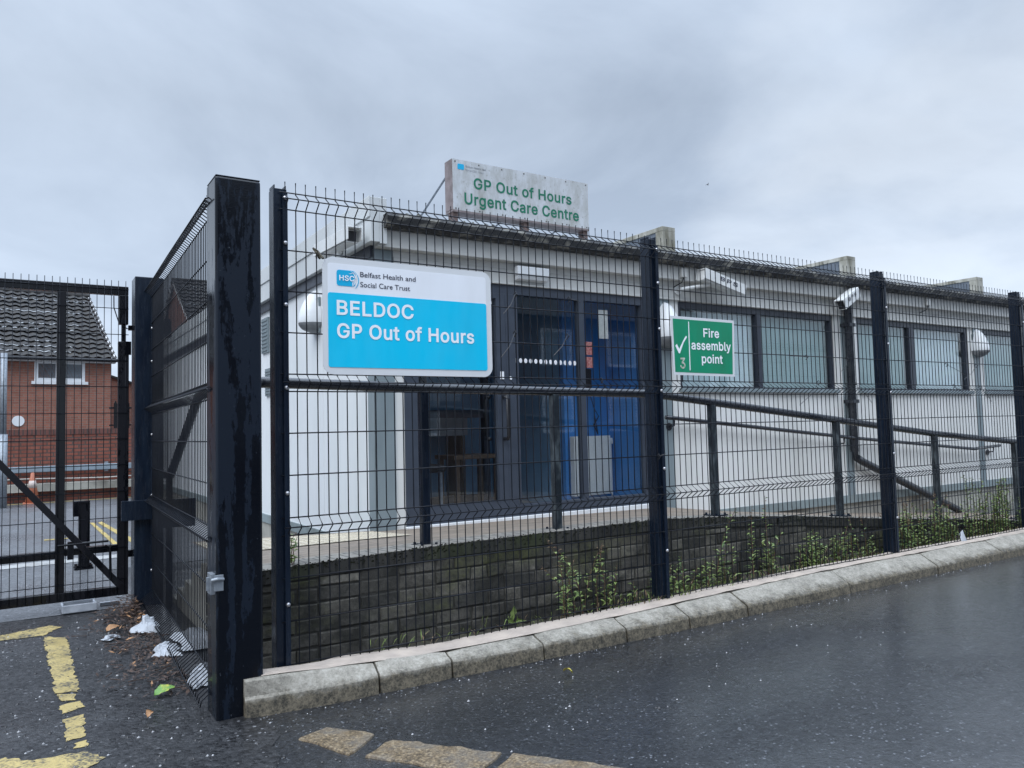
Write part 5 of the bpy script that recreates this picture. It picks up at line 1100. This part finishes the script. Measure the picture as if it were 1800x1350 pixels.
def flat_leaf(x, y, L, a, label, mat, name='fallen_leaf'):
    m = MB(); d = Vector((math.cos(a), math.sin(a), .12)); n = 8; s_ = Vector((-math.sin(a), math.cos(a), .1)); b = Vector((x, y, ZR+.01))
    vs = []; up = Vector((0, 0, 1))
    for k in range(n+1):
        f = k/n; w = L*.34*math.sin(math.pi*f**.8)*(1+.2*math.sin(k*2.1)); c = b+d*(L*f)+up*(.015*math.sin(math.pi*f))
        vs += [c+s_*w+up*.012, c, c-s_*w+up*.006]
    m.add(vs, [q for k in range(n) for q in ((k*3, k*3+1, k*3+4, k*3+3), (k*3+1, k*3+2, k*3+5, k*3+4))])
    tag(m.build(name, mat, smooth=True), label, 'leaf')
flat_leaf(-.49, .40, .10, .3, 'bright green fallen leaf on the asphalt near the tall corner post', LITG)
flat_leaf(-.56, 1.93, .09, .5, 'orange-brown dead leaf on the litter pile', LITO)
flat_leaf(-.56, .10, .045, .9, 'small orange leaf lying alone on the dark asphalt', LITO)
flat_leaf(1.30, -.52, .05, 2.2, 'small yellow leaf lying on the wet road out from the kerb', plain('yellow_leaf', (.5, .38, .06), (.3, .28, .05), 30, .5))
m = MB(); m.add([(5.93, -.02, -.01), (6.0, -.03, -.01), (5.99, .0, .09), (5.95, .01, .06)], [(0, 1, 2, 3)]); m.add([(5.93, -.02, -.012), (6.0, -.03, -.012), (6.02, .03, -.005), (5.96, .04, 0)], [(0, 1, 2, 3)])
tag(m.build('paper_litter', PAPER), 'tiny white paper scrap on the kerb top right of the right fence post', 'litter')
m = MB()
for i in range(1700):
    t = random.random()**1.5
    x = -.30-abs(random.gauss(0, .11+.06*t)); y = 2.60-2.2*t**1.3+random.gauss(0, .1); z = ZR+.01+random.random()*max(0, .10*(1-t*2.2))*max(0, 1-abs(x+.36)/.2)
    a = random.uniform(0, 6.28); L = random.uniform(.006, .030); W = random.uniform(.002, .009); tl = random.uniform(-.5, .5)
    d = Vector((math.cos(a), math.sin(a), tl))*L; s_ = Vector((-math.sin(a), math.cos(a), random.uniform(-.4, .4)))*W; p = Vector((x, y, z+.006))
    m.add([p-d, p+s_, p+d, p-s_], [(0, 1, 2, 3)], 0 if random.random() < .93 else 1)
for i in range(45):
    x = -.42+random.gauss(0, .12); y = random.uniform(.4, 2.5); a = random.uniform(0, 3.14); L = random.uniform(.03, .10)
    m.tube([(x, y, ZR+.012), (x+math.cos(a)*L, y+math.sin(a)*L, ZR+.016)], .003, 5, 0)
tag(m.build('leaf_litter', [LITB, LITO]), 'brown leaf litter and twigs heaped along the side fence', 'leaf litter', None, 'stuff')
m = MB()
for i in range(1300):
    if i < 800: x, y = random.uniform(-1.6, -.35), random.uniform(-.8, 2.6)
    elif i < 1050: x, y = random.uniform(-.4, 3.4), random.uniform(-1.2, -.28)
    else: x = random.uniform(-.2, 6); y = interp(x, KB)-abs(random.gauss(0, .05))-.01
    q = random.uniform(.002, .007)*(1.3 if random.random() < .12 else 1); z = ZR+q*.4
    m.add([(x-q, y, z), (x, y-q*.8, z), (x+q, y+.2*q, z), (x+.2*q, y+q*.8, z), (x, y, z+q*.9), (x, y, z-q)], [(0, 1, 4), (1, 2, 4), (2, 3, 4), (3, 0, 4)], 0 if random.random() < .3 else 1)
tag(m.build('gravel', [CHIP, CHID]), 'small loose stone chips scattered on the wet asphalt', 'gravel', None, 'stuff')
m = MB(); B0 = Vector((67.9, 60, 29.4))
m.lathe([(.01, -.18), (.05, -.1), (.06, .05), (.03, .16), (.005, .2)], (0, 0, 0), 8)
m.v = [B0+Vector((v.z, v.y, v.x)) for v in m.v]
for sg in (-1, 1): m.add([B0+Vector((-.05, 0, .02)), B0+Vector((.09, 0, .02)), B0+Vector((.02+.1*sg, sg*.28, .16)), B0+Vector((-.03+.25*sg, sg*.55, .04)), B0+Vector((-.06+.1*sg, sg*.26, .12))], [(0, 1, 2, 4), (4, 2, 3)])
tag(m.build('bird', BIRDM), 'small grey bird flying high above the clinic roof', 'bird')
